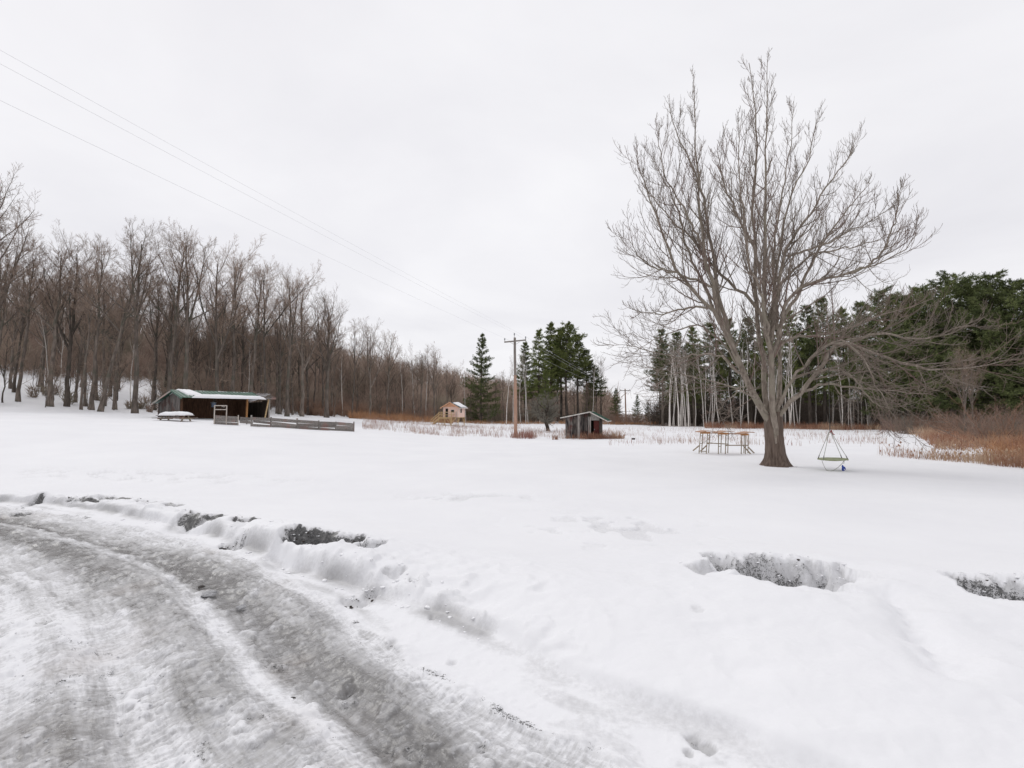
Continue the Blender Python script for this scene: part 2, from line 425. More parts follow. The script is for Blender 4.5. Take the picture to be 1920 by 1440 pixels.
def line_pts(px_list):
    return [ground_at(px, py, z) for px, py, z in px_list]
EDGE = [(-60, 26), (-26, 15.5)] + line_pts([(-150, 942, .30), (0, 952, .30), (200, 980, .30), (400, 1030, .30), (560, 1105, .30), (700, 1200, .30),
        (860, 1290, .30), (1000, 1372, .30), (1150, 1440, .30)]) + [(1.5, 1.6), (4, -1.2), (12, -7)]
FOOT = [(-60, 28.5), (-26, 17.2)] + line_pts([(-150, 925, .36), (0, 935, .36), (150, 945, .36), (320, 975, .36), (480, 1018, .36), (640, 1085, .36),
        (820, 1140, .36), (1000, 1228, .36), (1180, 1305, .36), (1360, 1385, .36), (1480, 1450, .36)]) + [(2.2, 2.0), (5, -0.2), (13, -6)]
CREST = [(-60, 30), (-26, 18.6)] + line_pts([(-150, 898, .66), (0, 903, .66), (170, 910, .64), (300, 917, .64), (420, 945, .64), (560, 984, .64), (720, 1003, .62),
        (900, 1040, .60), (1100, 1062, .58), (1300, 1045, .60), (1500, 1036, .62), (1700, 1058, .62), (1920, 1075, .62)]) + [(8, 4.2), (16, 1)]
def signed(poly, X, Y):
    """signed distance to a polyline, positive on its left side (towards the field), and arc length along it"""
    best = np.full(X.shape, 1e9); sd = np.zeros(X.shape); tt = np.zeros(X.shape); acc = 0.0
    for (ax, ay), (bx, by) in zip(poly[:-1], poly[1:]):
        dx, dy = bx - ax, by - ay; L = math.hypot(dx, dy); ux, uy = dx / L, dy / L
        al = (X - ax) * ux + (Y - ay) * uy; c = np.clip(al, 0, L)
        d = np.hypot(X - ax - c * ux, Y - ay - c * uy); cr = ux * (Y - ay) - uy * (X - ax)
        m = d < best
        best = np.where(m, d, best); sd = np.where(m, np.where(cr >= 0, d, -d), sd); tt = np.where(m, acc + c, tt)
        acc += L
    return sd, tt
def smooth_poly(poly, n=6):
    out = []
    for i in range(len(poly) - 1):
        p0 = poly[max(i - 1, 0)]; p1 = poly[i]; p2 = poly[i + 1]; p3 = poly[min(i + 2, len(poly) - 1)]
        for j in range(n):
            t = j / n
            out.append(tuple(0.5 * (2 * b + (c - a) * t + (2 * a - 5 * b + 4 * c - d) * t * t + (3 * b - a - 3 * c + d) * t ** 3)
                             for a, b, c, d in zip(p0, p1, p2, p3)))
    out.append(poly[-1]); return out
EDGE, FOOT, CREST = smooth_poly(EDGE, 4), smooth_poly(FOOT, 4), smooth_poly(CREST, 4)

# hollows broken into the bank: px, py of the lip centre, half width px, run towards the viewer (m), depth, dirt (painted shading on the last row), kind of edge
PITS = [(614, 984, 78, 0.30, 0.31, 0.82), (692, 994, 38, 0.22, 0.18, 0.50), (575, 986, 24, 0.12, 0.10, 0.9), (402, 944, 54, 0.30, 0.19, 0.85), (468, 957, 32, 0.14, 0.10, 0.7),
        (442, 978, 26, 0.12, 0.08, 0.85), (242, 912, 42, 0.30, 0.15, 0.80), (285, 918, 24, 0.16, 0.08, 0.35), (165, 916, 40, 0.14, 0.08, 0.75), (332, 920, 16, 0.26, 0.13, 0.5),
        (76, 915, 14, 0.16, 0.10, 0.8), (50, 930, 22, 0.14, 0.06, 0.6),
        (1415, 1026, 96, 0.42, 0.42, 0.56), (1525, 1036, 66, 0.30, 0.22, 0.30), (1320, 1042, 46, 0.18, 0.12, 0.26),
        (1905, 1052, 160, 0.60, 0.54, 0.62),
        (668, 1062, 24, 0.14, 0.07, 0.32), (742, 1040, 24, 0.14, 0.08, 0.30), (700, 1056, 14, 0.12, 0.06, 0.4), (780, 1056, 12, .10, .05, .3)]  # lumps of snow: their shading is painted in through the dirt value
HOLES = [(848, 1227, 10, 0.03, 0.1), (822, 1252, 7, 0.02, 0.1), (650, 1270, 14, 0.02, 0.45), (1310, 1183, 14, 0.015, 0.15), (810, 1150, 8, 0.03, 0.1),
         (1300, 1380, 16, 0.02, 0.42), (1325, 1396, 16, 0.02, 0.45), (1290, 1405, 10, 0.015, 0.4), (905, 1385, 16, 0.03, 0.5), (655, 1268, 10, .03, .5),
         (330, 1078, 18, 0.03, 0.45), (180, 1080, 16, 0.03, 0.5), (735, 1195, 12, .025, .4)]

def ground_fields(X, Y):
    z = z_base(X, Y)
    rs = np.zeros(X.shape); rt = np.zeros(X.shape); ice = np.zeros(X.shape); dirt = np.zeros(X.shape); brown = np.zeros(X.shape)
    # gentle wind-packed relief and old sunken tracks of the open field
    z = z + 0.035 * (fbm(X * 0.55, Y * 0.8, 4, 5) - 0.5) * sstep(4.5, 8, Y)
    crust = fbm(X * 1.9, Y * 0.9, 4, 45)
    z = z + (0.012 * (crust - 0.5) + 0.010 * np.abs(fbm(X * 0.8, Y * 1.3, 3, 46) - 0.5)) * sstep(5, 8, Y)
    scuff = (np.exp(-(((X + 10.8) / 4.5) ** 2 + ((Y - 15.2) / 1.1) ** 2)) + np.exp(-(((X + 0.9) / 1.5) ** 2 + ((Y - 12.4) / 0.7) ** 2)) + np.exp(-(((X - 1.6) / 1.4) ** 2 + ((Y - 8.6) / 1.5) ** 2))) * sstep(0.52, 0.64, fbm(X * 2.6, Y * 1.9, 3, 44))
    z = z - 0.06 * scuff
    ice = ice + 0.16 * np.clip(scuff, 0, 1)
    rt_ = np.hypot(X - 10.85, Y - 20.95)
    z = z - 0.07 * np.exp(-(rt_ / 0.8) ** 2)
    dirt = dirt + np.clip(1.6 * np.exp(-((rt_ - 0.60) / 0.16) ** 2) * (fbm(X * 3, Y * 3, 3, 161) - 0.22), 0, 0.9)
    m = (Y < 32) & (np.abs(X) < 45)
    x = X[m]; y = Y[m]; zz = z[m]
    wob = 0.2 * (fbm(x * 1.1, y * 1.1, 3, 21) - 0.5)
    sE, t = signed(EDGE, x, y); sF, _ = signed(FOOT, x, y); sC, tc = signed(CREST, x, y)
    rawE = sE.copy()
    sE = sE + 0.28 * (fbm(x * 2.2, y * 2.2, 4, 3) - 0.5); sF = sF + wob; sC = sC + wob * 0.8
    zr = 0.30 + 0.05 * sstep(0, 1.2, sE)
    u = np.clip(sF / np.maximum(sF - sC, 0.05), 0, 1)
    zc = zz + 0.15 + 0.04 * sstep(-1, 1, x) + 0.12 * (fbm(x * 0.45, y * 0.45, 3, 8) - 0.42)
    zc = zc + 0.10 * np.exp(-((x + 2.9) / 1.3) ** 2)
    zc = zc + 0.06 * np.exp(-((x - 2.6) / 0.9) ** 2)
    prof = 1 - (1 - u) ** 2.6
    prof = prof * (0.90 + 0.2 * fbm(x * 0.8, y * 0.8, 3, 29)); prof = np.clip(prof, 0, 1.05)
    zz = np.where(sF <= 0, zr, zr + 0.05 + (zc - zr - 0.05) * prof)
    zz = np.where(sC > 0, zc + (z[m] - zc) * sstep(0, 2.6, sC), zz)
    blendF = sstep(0, 0.12, sF)
    zz = np.where((sF > 0) & (sC <= 0), zr + (zz - zr) * blendF, zz)
    ledge = (1 - sstep(-2.2, -0.4, x)) * (0.35 + 1.1 * fbm(x * 1.6, y * 1.6, 3, 151))
    zz = zz + 0.085 * ledge * sstep(-0.01, 0.05, sF + 0.10 * (fbm(x * 7, y * 7, 3, 152) - 0.5)) * (1 - sstep(0.25, 0.9, sF)) * (sF < 0.9)
    onbank = sstep(0.0, 0.15, sF) * (1 - sstep(0.1, 0.9, sC))
    rough_l = 1 - sstep(-0.6, 1.0, x)
    big = fbm(x * 0.9, y * 0.9, 3, 31) - 0.5
    lump = np.abs(fbm(x * 3.4, y * 3.4, 4, 33) - 0.5) * 2
    zz = zz + onbank * ((0.16 - 0.07 * rough_l) * big + rough_l * 0.055 * (0.32 - lump) + (1 - rough_l) * 0.022 * (0.3 - lump))
    clod = sstep(0.60, 0.74, fbm(x * 4.6, y * 4.6, 3, 37))
    zz = zz + 0.05 * clod * onbank * rough_l * (1 - sstep(0.45, 0.8, u))
    # the footprint trench running down the smooth bank
    gx = 3.02 + (y - 3.9) * 0.42 + 0.08 * (fbm(y * 3, x * 0, 2, 61) - 0.5)
    tr = np.exp(-((x - gx) / 0.16) ** 2) * sstep(3.05, 3.4, y) * (1 - sstep(4.6, 5.0, y)) * (0.5 + fbm(x * 5, y * 5, 3, 62))
    zz = zz - 0.10 * tr + onbank * (1 - rough_l) * (0.05 * (fbm(x * 1.3, y * 2.2, 3, 64) - 0.5) + 0.03 * np.abs(fbm(x * 2.2 + y, y * 1.6, 3, 66) - 0.5))
    # a soft hollow where two plough drifts meet
    hx, hy = ground_at(900, 1110, 0.5)
    zz = zz - 0.06 * np.exp(-(((x - hx) * 0.7 + (y - hy) * 0.7) / 0.16) ** 2 - (((x - hx) * 0.7 - (y - hy) * 0.7) / 0.5) ** 2)
    d_i = np.zeros(x.shape); d_d = np.zeros(x.shape); d_b = np.zeros(x.shape)
    for k, (px, py, hw, run, dep, dk) in enumerate(PITS):
        cx, cy = ground_at(px, py, 0.60)
        rx = hw / F_PX * cy
        q = (np.abs(x - cx) < rx * 1.6 + 0.2) & (np.abs(y - cy) < run * 4.4 + 0.4)
        if not q.any(): continue
        xa, ya = x[q], y[q]
        n1 = fbm(xa * 5, ya * 5, 4, 70 + k) - 0.5; n2 = fbm(xa * 15, ya * 15, 4, 90 + k) - 0.5
        n0 = fbm(xa * 2.3, ya * 2.3, 2, 170 + k) - 0.5
        a = (xa - cx) / rx + 0.35 * n1 + 0.4 * n0
        Wd = np.sqrt(np.clip(1 - a * a, 0, 1)); inside = np.abs(a) < 1
        lipn = fbm(xa * 8, ya * 2.5, 3, 290 + k) - 0.5
        b = (cy - ya + 0.16 * n1 + 0.16 * n0 + 0.14 * lipn) / (run * (0.35 + 0.65 * Wd))
        bb = np.clip(b, 0, 1)
        ramp = (0.45 * bb ** 0.85 + 0.55 * sstep(0, 1, bb)) * np.where(b > 1, 0.62 * (1 - sstep(1.0, 4.2, b)) + 0.38 * (1 - sstep(1.02, 1.5, b)), 1.0)
        D_ = dep * Wd ** 0.7 * ramp * inside
        face = inside * sstep(0.02, 0.26, b + 0.5 * n2) * (1 - sstep(1.0, 1.25, b)) * sstep(0.05, 0.35, Wd)
        zz[q] = zz[q] - D_ + face * (0.055 * n2 + 0.05 * n1)
        patch = sstep(0.36, 0.60, fbm(xa * 3.2 + 5, ya * 3.2, 3, 250 + k) + 0.10 * np.clip(b, 0, 1))
        d_d[q] = np.maximum(d_d[q], np.clip(dk * face * (0.52 + 0.50 * patch + 0.6 * n2), 0, 1))
        d_i[q] = np.maximum(d_i[q], (0.16 + 0.55 * dk) * face * (0.7 + 0.9 * n1 + 0.3 * patch))
    for k, (px, py, hw, dep, dk) in enumerate(HOLES):
        cx, cy = ground_at(px, py, 0.36 if py < 1300 else 0.34)
        r = hw / F_PX * cy * 1.1
        q = (np.abs(x - cx) < 3 * r) & (np.abs(y - cy) < 4 * r)
        if not q.any(): continue
        xa, ya = x[q], y[q]; n = fbm(xa * 12, ya * 12, 3, 130 + k) - 0.5
        rr = np.hypot((xa - cx) / r, (ya - cy) / (r * 1.5)) + n
        A = 1 - sstep(0.5, 1.05, rr)
        zz[q] = zz[q] - dep * A
        d_d[q] = np.maximum(d_d[q], dk * A * (0.7 + n * 1.4)); d_i[q] = np.maximum(d_i[q], 0.6 * A * min(1, dk * 2))
    # the road: ruts, tyre treads, slush
    inr = 1 - sstep(-0.10, 0.08, sE)
    sw = rawE + 0.22 * (fbm(x * 0.6, y * 0.6, 3, 41) - 0.5)
    along = fbm(sw * 2.6, t * 0.35, 4, 43)
    along2 = fbm(sw * 7.0, t * 0.6, 4, 47)
    blot = fbm(x * 2.4, y * 2.4, 5, 51)
    grain = fbm(x * 9, y * 9, 4, 53)
    def band(c, w): return np.exp(-((sw - c) / w) ** 2)
    rut = band(-0.52, 0.22) * 0.045 + band(-1.55, 0.22) * 0.035 + band(-2.25, 0.2) * 0.03 + band(-3.2, 0.26) * 0.035 + band(-4.6, 0.4) * 0.03
    ridge = band(-1.02, 0.2) * 0.02 + band(-1.9, 0.14) * 0.02 + band(-2.75, 0.2) * 0.02
    tread = (0.5 + 0.5 * np.sin(t * 2 * np.pi / 0.055 + sw * 22 + 2.5 * along2 * 6)) * (band(-1.45, 0.11) + band(-2.2, 0.12) + band(-1.0, 0.10) * 0.7 + band(-2.9, .12) * 0.8)
    tread = tread * sstep(0.40, 0.58, fbm(x * 1.7, y * 1.7, 3, 57))
    crumb = sstep(0.54, 0.72, fbm(x * 15, y * 15, 3, 59)); crumb2 = sstep(0.60, 0.74, fbm(x * 6.5, y * 6.5, 4, 63))
    zroad = -rut + ridge + 0.05 * (along - 0.5) + 0.03 * (blot - 0.5) + 0.014 * (along2 - 0.5) + 0.016 * tread + 0.012 * crumb + 0.022 * crumb2 + 0.020 * (grain - 0.5)
    edge_ridge = np.exp(-((sE - 0.02) / 0.06) ** 2) * (0.02 + 0.05 * (grain - 0.4))
    packed = sstep(-0.1, 0.2, sE) * (1 - sstep(-0.05, 0.1, sF))
    zz = zz + inr * zroad + edge_ridge + packed * (0.02 * (along - 0.5) + 0.02 * (blot - 0.5) + 0.016 * (grain - 0.5) + 0.006 * crumb)
    fine = 0.014 * (along2 - 0.5) + 0.016 * tread + 0.012 * crumb + 0.022 * crumb2 + 0.020 * (grain - 0.5)
    s2 = rawE + 0.16 * (fbm(x * 0.5, y * 0.5, 3, 141) - 0.5) + 0.05 * (fbm(x * 3, y * 3, 3, 142) - 0.5)
    near = 1 - sstep(3.4, 5.4, y)
    lane = np.interp(s2, [-7, -4.4, -4.2, -3.5, -3.3, -2.75, -2.65, -2.25, -2.17, -2.08, -1.84, -1.78, -1.70, -1.36, -1.28, -1.02, -0.94, -0.86, -0.78, -0.66, -0.55, -0.36, -0.26, -0.05, 0.1],
                     [.35, .30, .45, .42, .20, .16, .38, .42, .40, .12, .36, .14, .30, .34, .44, .42, .34, .08, .22, .98, .88, .56, .36, .34, .12])
    lane = lane * (1 - 0.25 * (1 - near) * (s2 > -0.8)) + (1 - near) * 0.30 * band(-0.95, 0.7)
    wet_shade = lane * (0.62 + 0.8 * along) + 0.34 * (along - 0.47) + 0.30 * (blot - 0.5) + 0.25 * (along2 - 0.5) + 0.15 - 11 * fine  # shading of the fine relief painted in: low spots greyer, high spots whiter
    corner = np.exp(-(((x + 2.75) / 0.7) ** 2 + ((y - 2.85) / 0.5) ** 2))
    wet_shade = wet_shade + corner * (0.25 + 0.7 * (blot - 0.4))
    white = np.exp(-(((x + 3.9) / 1.0) ** 2 + ((y - 4.2) / 0.9) ** 2))
    wet_shade = wet_shade - 0.35 * white
    d_i = np.maximum(d_i, inr * np.clip(wet_shade, 0, 1))
    strip = packed * np.clip(0.9 * (along2 - 0.52) + 0.8 * (blot - 0.56) + 0.25 * np.exp(-((sE - 0.1) / 0.2) ** 2) * (grain - 0.3), 0, 0.5)
    d_i = np.maximum(d_i, strip)
    d_i = np.maximum(d_i, np.clip(np.exp(-((sF + 0.02) / 0.09) ** 2) * (fbm(x * 2, y * 2, 3, 83) - 0.30) * 1.7, 0, 0.6) * (0.35 + 0.65 * rough_l))  # grey band painted along the bank foot as the shadow line of the ledge
    line_d = np.exp(-((sE - 0.02) / 0.05) ** 2) * sstep(0.50, 0.66, fbm(x * 3, y * 3, 4, 71)) * 0.6
    thin = np.exp(-((sE + 0.14) / 0.02) ** 2) * sstep(0.48, 0.6, fbm(x * 1.3, y * 1.3, 2, 72)) * 0.5
    spots = sstep(0.65, 0.76, fbm(x * 4.2, y * 4.2, 4, 73)) * inr * 0.45
    d_d = np.maximum(d_d, np.maximum(np.maximum(line_d, thin), spots))
    d_b = inr * np.clip(0.9 * (fbm(x * 1.3, y * 1.3, 4, 75) - 0.64), 0, 0.22) + corner * 0.14 * blot
    rs[m] = sw; rt[m] = t; z[m] = zz; ice[m] = np.maximum(ice[m], d_i); dirt[m] = np.maximum(dirt[m], d_d); brown[m] = d_b
    zone = np.zeros(X.shape, np.int32); zm = zone[m]; zm[sE < -0.02] = 1; zone[m] = zm
    wd = wood_depth(X, Y)
    far_flat = sstep(96, 112, Y + 0.25 * X) 
    litter = np.clip(np.maximum(sstep(22, 66, wd) * 0.60, far_flat * 0.75), 0, 1) * (0.75 + 0.5 * fbm(X * 0.08, Y * 0.08, 3, 81))
    right_wood = sstep(0, 8, (Y - 74) + (X - 24) * 0.55) * sstep(18, 26, X) * 0.95
    litter = np.maximum(litter, right_wood)
    zone[(wd > 5) & (Y > 40)] = 2
    return z, ice, dirt, brown, litter, zone, rs, rt

def build_ground():
    ys = [-40, -25, -14, -8, -4, -2, -0.5, 0.5, 1.1, 1.5]
    y = 1.7
    while y < 12:
        ys.append(y); y += min(0.0012 * y * y * 1.05, 0.032)
    dy = 0.034
    while y < 142:
        ys.append(y); dy = min(dy * 1.055, 1.6); y += dy
    ys.append(142.0)
    ys = np.array(ys)
    uc = np.linspace(-1.12, 1.12, 660)
    uo = 1.12 + np.geomspace(0.02, 9, 46) - 0.02 + 0.004
    us = np.concatenate([-uo[::-1], uc, uo])
    w = np.maximum(ys, 1.7) + 0.5
    X = us[None, :] * w[:, None]; Y = np.broadcast_to(ys[:, None], X.shape).copy()
    z, ice, dirt, brown, litter, zone, rs, rt = ground_fields(X, Y)
    nr, nc = X.shape
    idx = np.arange(nr * nc).reshape(nr, nc)
    Q = np.stack([idx[:-1, :-1], idx[:-1, 1:], idx[1:, 1:], idx[1:, :-1]], -1).reshape(-1, 4)
    zq = zone.ravel()[Q[:, 0]]
    V = np.stack([X, Y, z], -1).reshape(-1, 3)
    at = {"ice": ice.ravel(), "dirt": dirt.ravel(), "brown": brown.ravel(), "litter": litter.ravel(), "rs": rs.ravel(), "rt": rt.ravel()}
    for k, nm, mat in ((0, "snow_field", "snow"), (1, "icy_road", "ice_road"), (2, "wooded_hillside", "snow")):
        q = Q[zq == k]
        used, inv = np.unique(q.ravel(), return_inverse=True)
        me = mesh_from(nm, V[used], [inv.reshape(-1, 4)], mat, True, attrs={a: b[used] for a, b in at.items()})
        o = link_mesh(nm, me); tag(o, kind="structure")
build_ground()

def far_z(X, Y):
    A = np.interp(X, [-600, -400, -200, -130, -75, -20, 20, 60, 110, 700], [64, 60, 52, 42, 27, 17, 9, 2.0, 0.3, 0.3])
    return A * sstep(150, 330, Y) * (0.86 + 0.28 * fbm(X * 0.012, Y * 0.012, 4, 15)) - 0.5 + z_base(X, np.full_like(X, 140.0)) * (1 - sstep(140, 200, Y)) 
def build_hill():
    xs = np.linspace(-700, 700, 120); ys = np.concatenate([np.linspace(139, 420, 60), np.linspace(440, 1500, 12)])
    X, Y = np.meshgrid(xs, ys); Z = far_z(X, Y)
    n, m = X.shape; idx = np.arange(n * m).reshape(n, m)
    Q = np.stack([idx[:-1, :-1], idx[:-1, 1:], idx[1:, 1:], idx[1:, :-1]], -1).reshape(-1, 4)
    tag(link_mesh("distant_hill", mesh_from("distant_hill", np.stack([X, Y, Z], -1).reshape(-1, 3), [Q], "hill_floor")), kind="structure")
build_hill()

# ---------------------------------------------------------------- growing trees
def unit(v): return v / (np.linalg.norm(v, axis=-1, keepdims=True) + 1e-9)
def grow(rng, P, R, L, n, tr, ang, lf, npts, up=0.3, wig=0.12, rf=0.6, rtip=0.003, shape=0.5, angv=0.2, down=0.0, r0max=None):
    B, N, _ = P.shape
    n = np.full(B, n) if np.isscalar(n) else np.asarray(n)
    par = np.repeat(np.arange(B), n)
    j = np.concatenate([np.arange(k) for k in n]) if len(n) else np.zeros(0)
    t = tr[0] + (tr[1] - tr[0]) * (j + rng.random(len(par))) / n[par]
    f = t * (N - 1); i0 = np.clip(np.floor(f).astype(int), 0, N - 2); fr = (f - i0)[:, None]
    pos = P[par, i0] * (1 - fr) + P[par, i0 + 1] * fr
    tan = unit(P[par, i0 + 1] - P[par, i0])
    rad = R[par, i0] * (1 - fr[:, 0]) + R[par, i0 + 1] * fr[:, 0]
    ref = np.where(np.abs(tan[:, 2:3]) > 0.9, np.array([[1.0, 0, 0]]), np.array([[0, 0, 1.0]]))
    u = unit(np.cross(tan, ref)); v = np.cross(tan, u)
    az = j * 2.399 + (rng.random(B) * 6.28)[par] + rng.normal(0, 0.5, len(par))
    a = ang + rng.normal(0, angv, len(par))
    d = np.cos(a)[:, None] * tan + np.sin(a)[:, None] * (np.cos(az)[:, None] * u + np.sin(az)[:, None] * v)
    ln = L[par] * lf * (1 - shape * t) * rng.uniform(0.6, 1.3, len(par))
    r0 = rad * rf
    if r0max is not None: r0 = np.minimum(r0, r0max)
    r0 = np.maximum(r0, rtip * 1.3)
    Pn = np.empty((len(par), npts, 3)); Pn[:, 0] = pos
    step = (ln / (npts - 1))[:, None]
    for k in range(1, npts):
        d = d + rng.normal(0, wig, d.shape); d[:, 2] += up * (1.0 if k > npts * 0.3 else 1.0 - down) / (npts - 1) * 2 * (k / npts + 0.25) - down * (1 - k / npts) / (npts - 1)
        d = unit(d)
        Pn[:, k] = Pn[:, k - 1] + d * step
    s = np.linspace(0, 1, npts)[None]
    Rn = r0[:, None] * (1 - s) ** 0.8 + rtip * s + 0 * r0[:, None]
    return Pn, Rn, ln
def spline(pts, n):
    """resample a polyline of rows smoothly to n points"""
    p = np.array(pts, float); s = np.concatenate([[0], np.cumsum(np.linalg.norm(np.diff(p[:, :3], axis=0), axis=1))])
    pp = np.array(smooth_poly([tuple(r) for r in p], 6)); sp = np.concatenate([[0], np.cumsum(np.linalg.norm(np.diff(pp[:, :3], axis=0), axis=1))])
    q = np.linspace(0, sp[-1], n)
    return np.stack([np.interp(q, sp, pp[:, c]) for c in range(p.shape[1])], 1)

PROTO = {}
def proto_forest(name, seed, H=18.0, r=0.22, fork=0.45, nl1=9, spread=0.55, leaders=2, twigs=(7, 6, 4), trunk_m="bark_forest", twig_m="twig_forest",
                 up1=0.38, lf1=0.42, tlo=0.38, dead=3):
    rng = np.random.default_rng(seed)
    N = 12
    zf = np.linspace(0, H * 0.86, N)
    lean = rng.normal(0, 0.02, 2)
    tx = np.cumsum(rng.normal(0, 0.07, N)) + lean[0] * zf; ty = np.cumsum(rng.normal(0, 0.07, N)) + lean[1] * zf
    P = np.stack([tx - tx[0], ty - ty[0], zf - 0.25], 1)[None]
    s = zf / H
    R = (r * (1 - s) ** 0.9 * (1 + 0.55 * np.exp(-zf / 0.55)) + 0.012)[None]
    L = np.array([H])
    parts = [tubes(P, R, 8)]
    lead = grow(rng, P, R, L, leaders, (fork, fork + 0.16), 0.42, 0.50, 9, up=0.12, wig=0.05, rf=0.74, rtip=0.012, shape=0.35)
    parts.append(tubes(*lead[:2], 6))
    l1 = grow(rng, P, R, L, nl1, (tlo, 0.98), spread, lf1, 8, up=up1, wig=0.07, rf=0.5, rtip=0.010, shape=0.62)
    l1b = grow(rng, *lead, 7, (0.22, 0.98), spread * 0.9, 0.50, 8, up=up1 * 0.7, wig=0.07, rf=0.5, rtip=0.010, shape=0.5)
    parts += [tubes(*l1[:2], 5), tubes(*l1b[:2], 5)]
    tr = mesh_from(name + "_trunk", *(lambda v, f: (v, [f]))(*join(parts)), trunk_m)
    q = tuple(np.concatenate([a, b]) for a, b in zip(l1, l1b))
    # leader and trunk tips carry branches too
    tipb = grow(rng, P, R, L, 8, (0.65, 1.0), 0.45, 0.16, 8, up=0.4, wig=0.08, rf=0.5, rtip=0.008, shape=0.2)
    q = tuple(np.concatenate([a, b]) for a, b in zip(q, tipb))
    l2 = grow(rng, *q, twigs[0], (0.15, 1.0), 0.62, 0.52, 6, up=0.20, wig=0.07, rf=0.52, rtip=0.006, shape=0.45)
    l3 = grow(rng, *l2, twigs[1], (0.2, 1.0), 0.60, 0.56, 4, up=0.15, wig=0.08, rf=0.55, rtip=0.005, shape=0.4, r0max=0.016)
    l4 = grow(rng, *l3, max(2, twigs[2] - 1), (0.15, 1.0), 0.60, 0.66, 3, up=0.12, wig=0.09, rf=0.6, rtip=0.0042, shape=0.35, r0max=0.0085)
    parts = [tubes(*l2[:2], 3), tubes(*l3[:2], 3), tubes(*l4[:2], 3)]
    if dead:
        dd = grow(rng, P, R, L, dead, (0.12, 0.36), 1.2, 0.10, 5, up=0.1, wig=0.12, rf=0.2, rtip=0.005, shape=0.2, r0max=0.03)
        d2 = grow(rng, *dd, 5, (0.3, 1), 0.7, 0.4, 4, up=0.1, rf=0.6, rtip=0.004)
        parts += [tubes(*dd[:2], 3), tubes(*d2[:2], 3)]
    V, F = join(parts)
    cr = mesh_from(name + "_crown", V, [F], twig_m)
    PROTO[name] = (tr, cr, H)

def proto_birch(name, seed, H=13.0, r=0.085, lean=0.1, clear=0.55):
    rng = np.random.default_rng(seed)
    N = 10; zf = np.linspace(0, H, N)
    P = np.stack([lean * zf * 0.5 + 0.5 * lean * zf ** 2 / H + np.cumsum(rng.normal(0, 0.05, N)), np.cumsum(rng.normal(0, 0.05, N)), zf - 0.2], 1)[None]
    P[0, :, :2] -= P[0, 0, :2]
    R = (r * (1 - zf / H) ** 0.85 + 0.012)[None]
    parts = [tubes(P, R, 6)]
    l1 = grow(rng, P, R, np.array([H]), 10, (clear, 0.99), 0.55, 0.24, 6, up=0.5, wig=0.08, rf=0.5, rtip=0.008, shape=0.5)
    parts.append(tubes(*l1[:2], 4))
    V, F = join(parts); tr = mesh_from(name + "_trunk", V, [F], "bark_birch")
    l2 = grow(rng, *l1, 6, (0.2, 1), 0.6, 0.42, 5, up=0.2, wig=0.1, rf=0.5, rtip=0.005)
    l3 = grow(rng, *l2, 5, (0.2, 1), 0.6, 0.5, 4, up=0.0, wig=0.12, rf=0.6, rtip=0.004)
    dd = grow(rng, P, R, np.array([H]), 5, (0.2, clear), 1.1, 0.07, 4, up=0.1, wig=0.1, rf=0.2, rtip=0.004)
    V, F = join([tubes(*l2[:2], 3), tubes(*l3[:2], 3), tubes(*dd[:2], 3)])
    PROTO[name] = (tr, mesh_from(name + "_crown", V, [F], "twig_birch"), H)

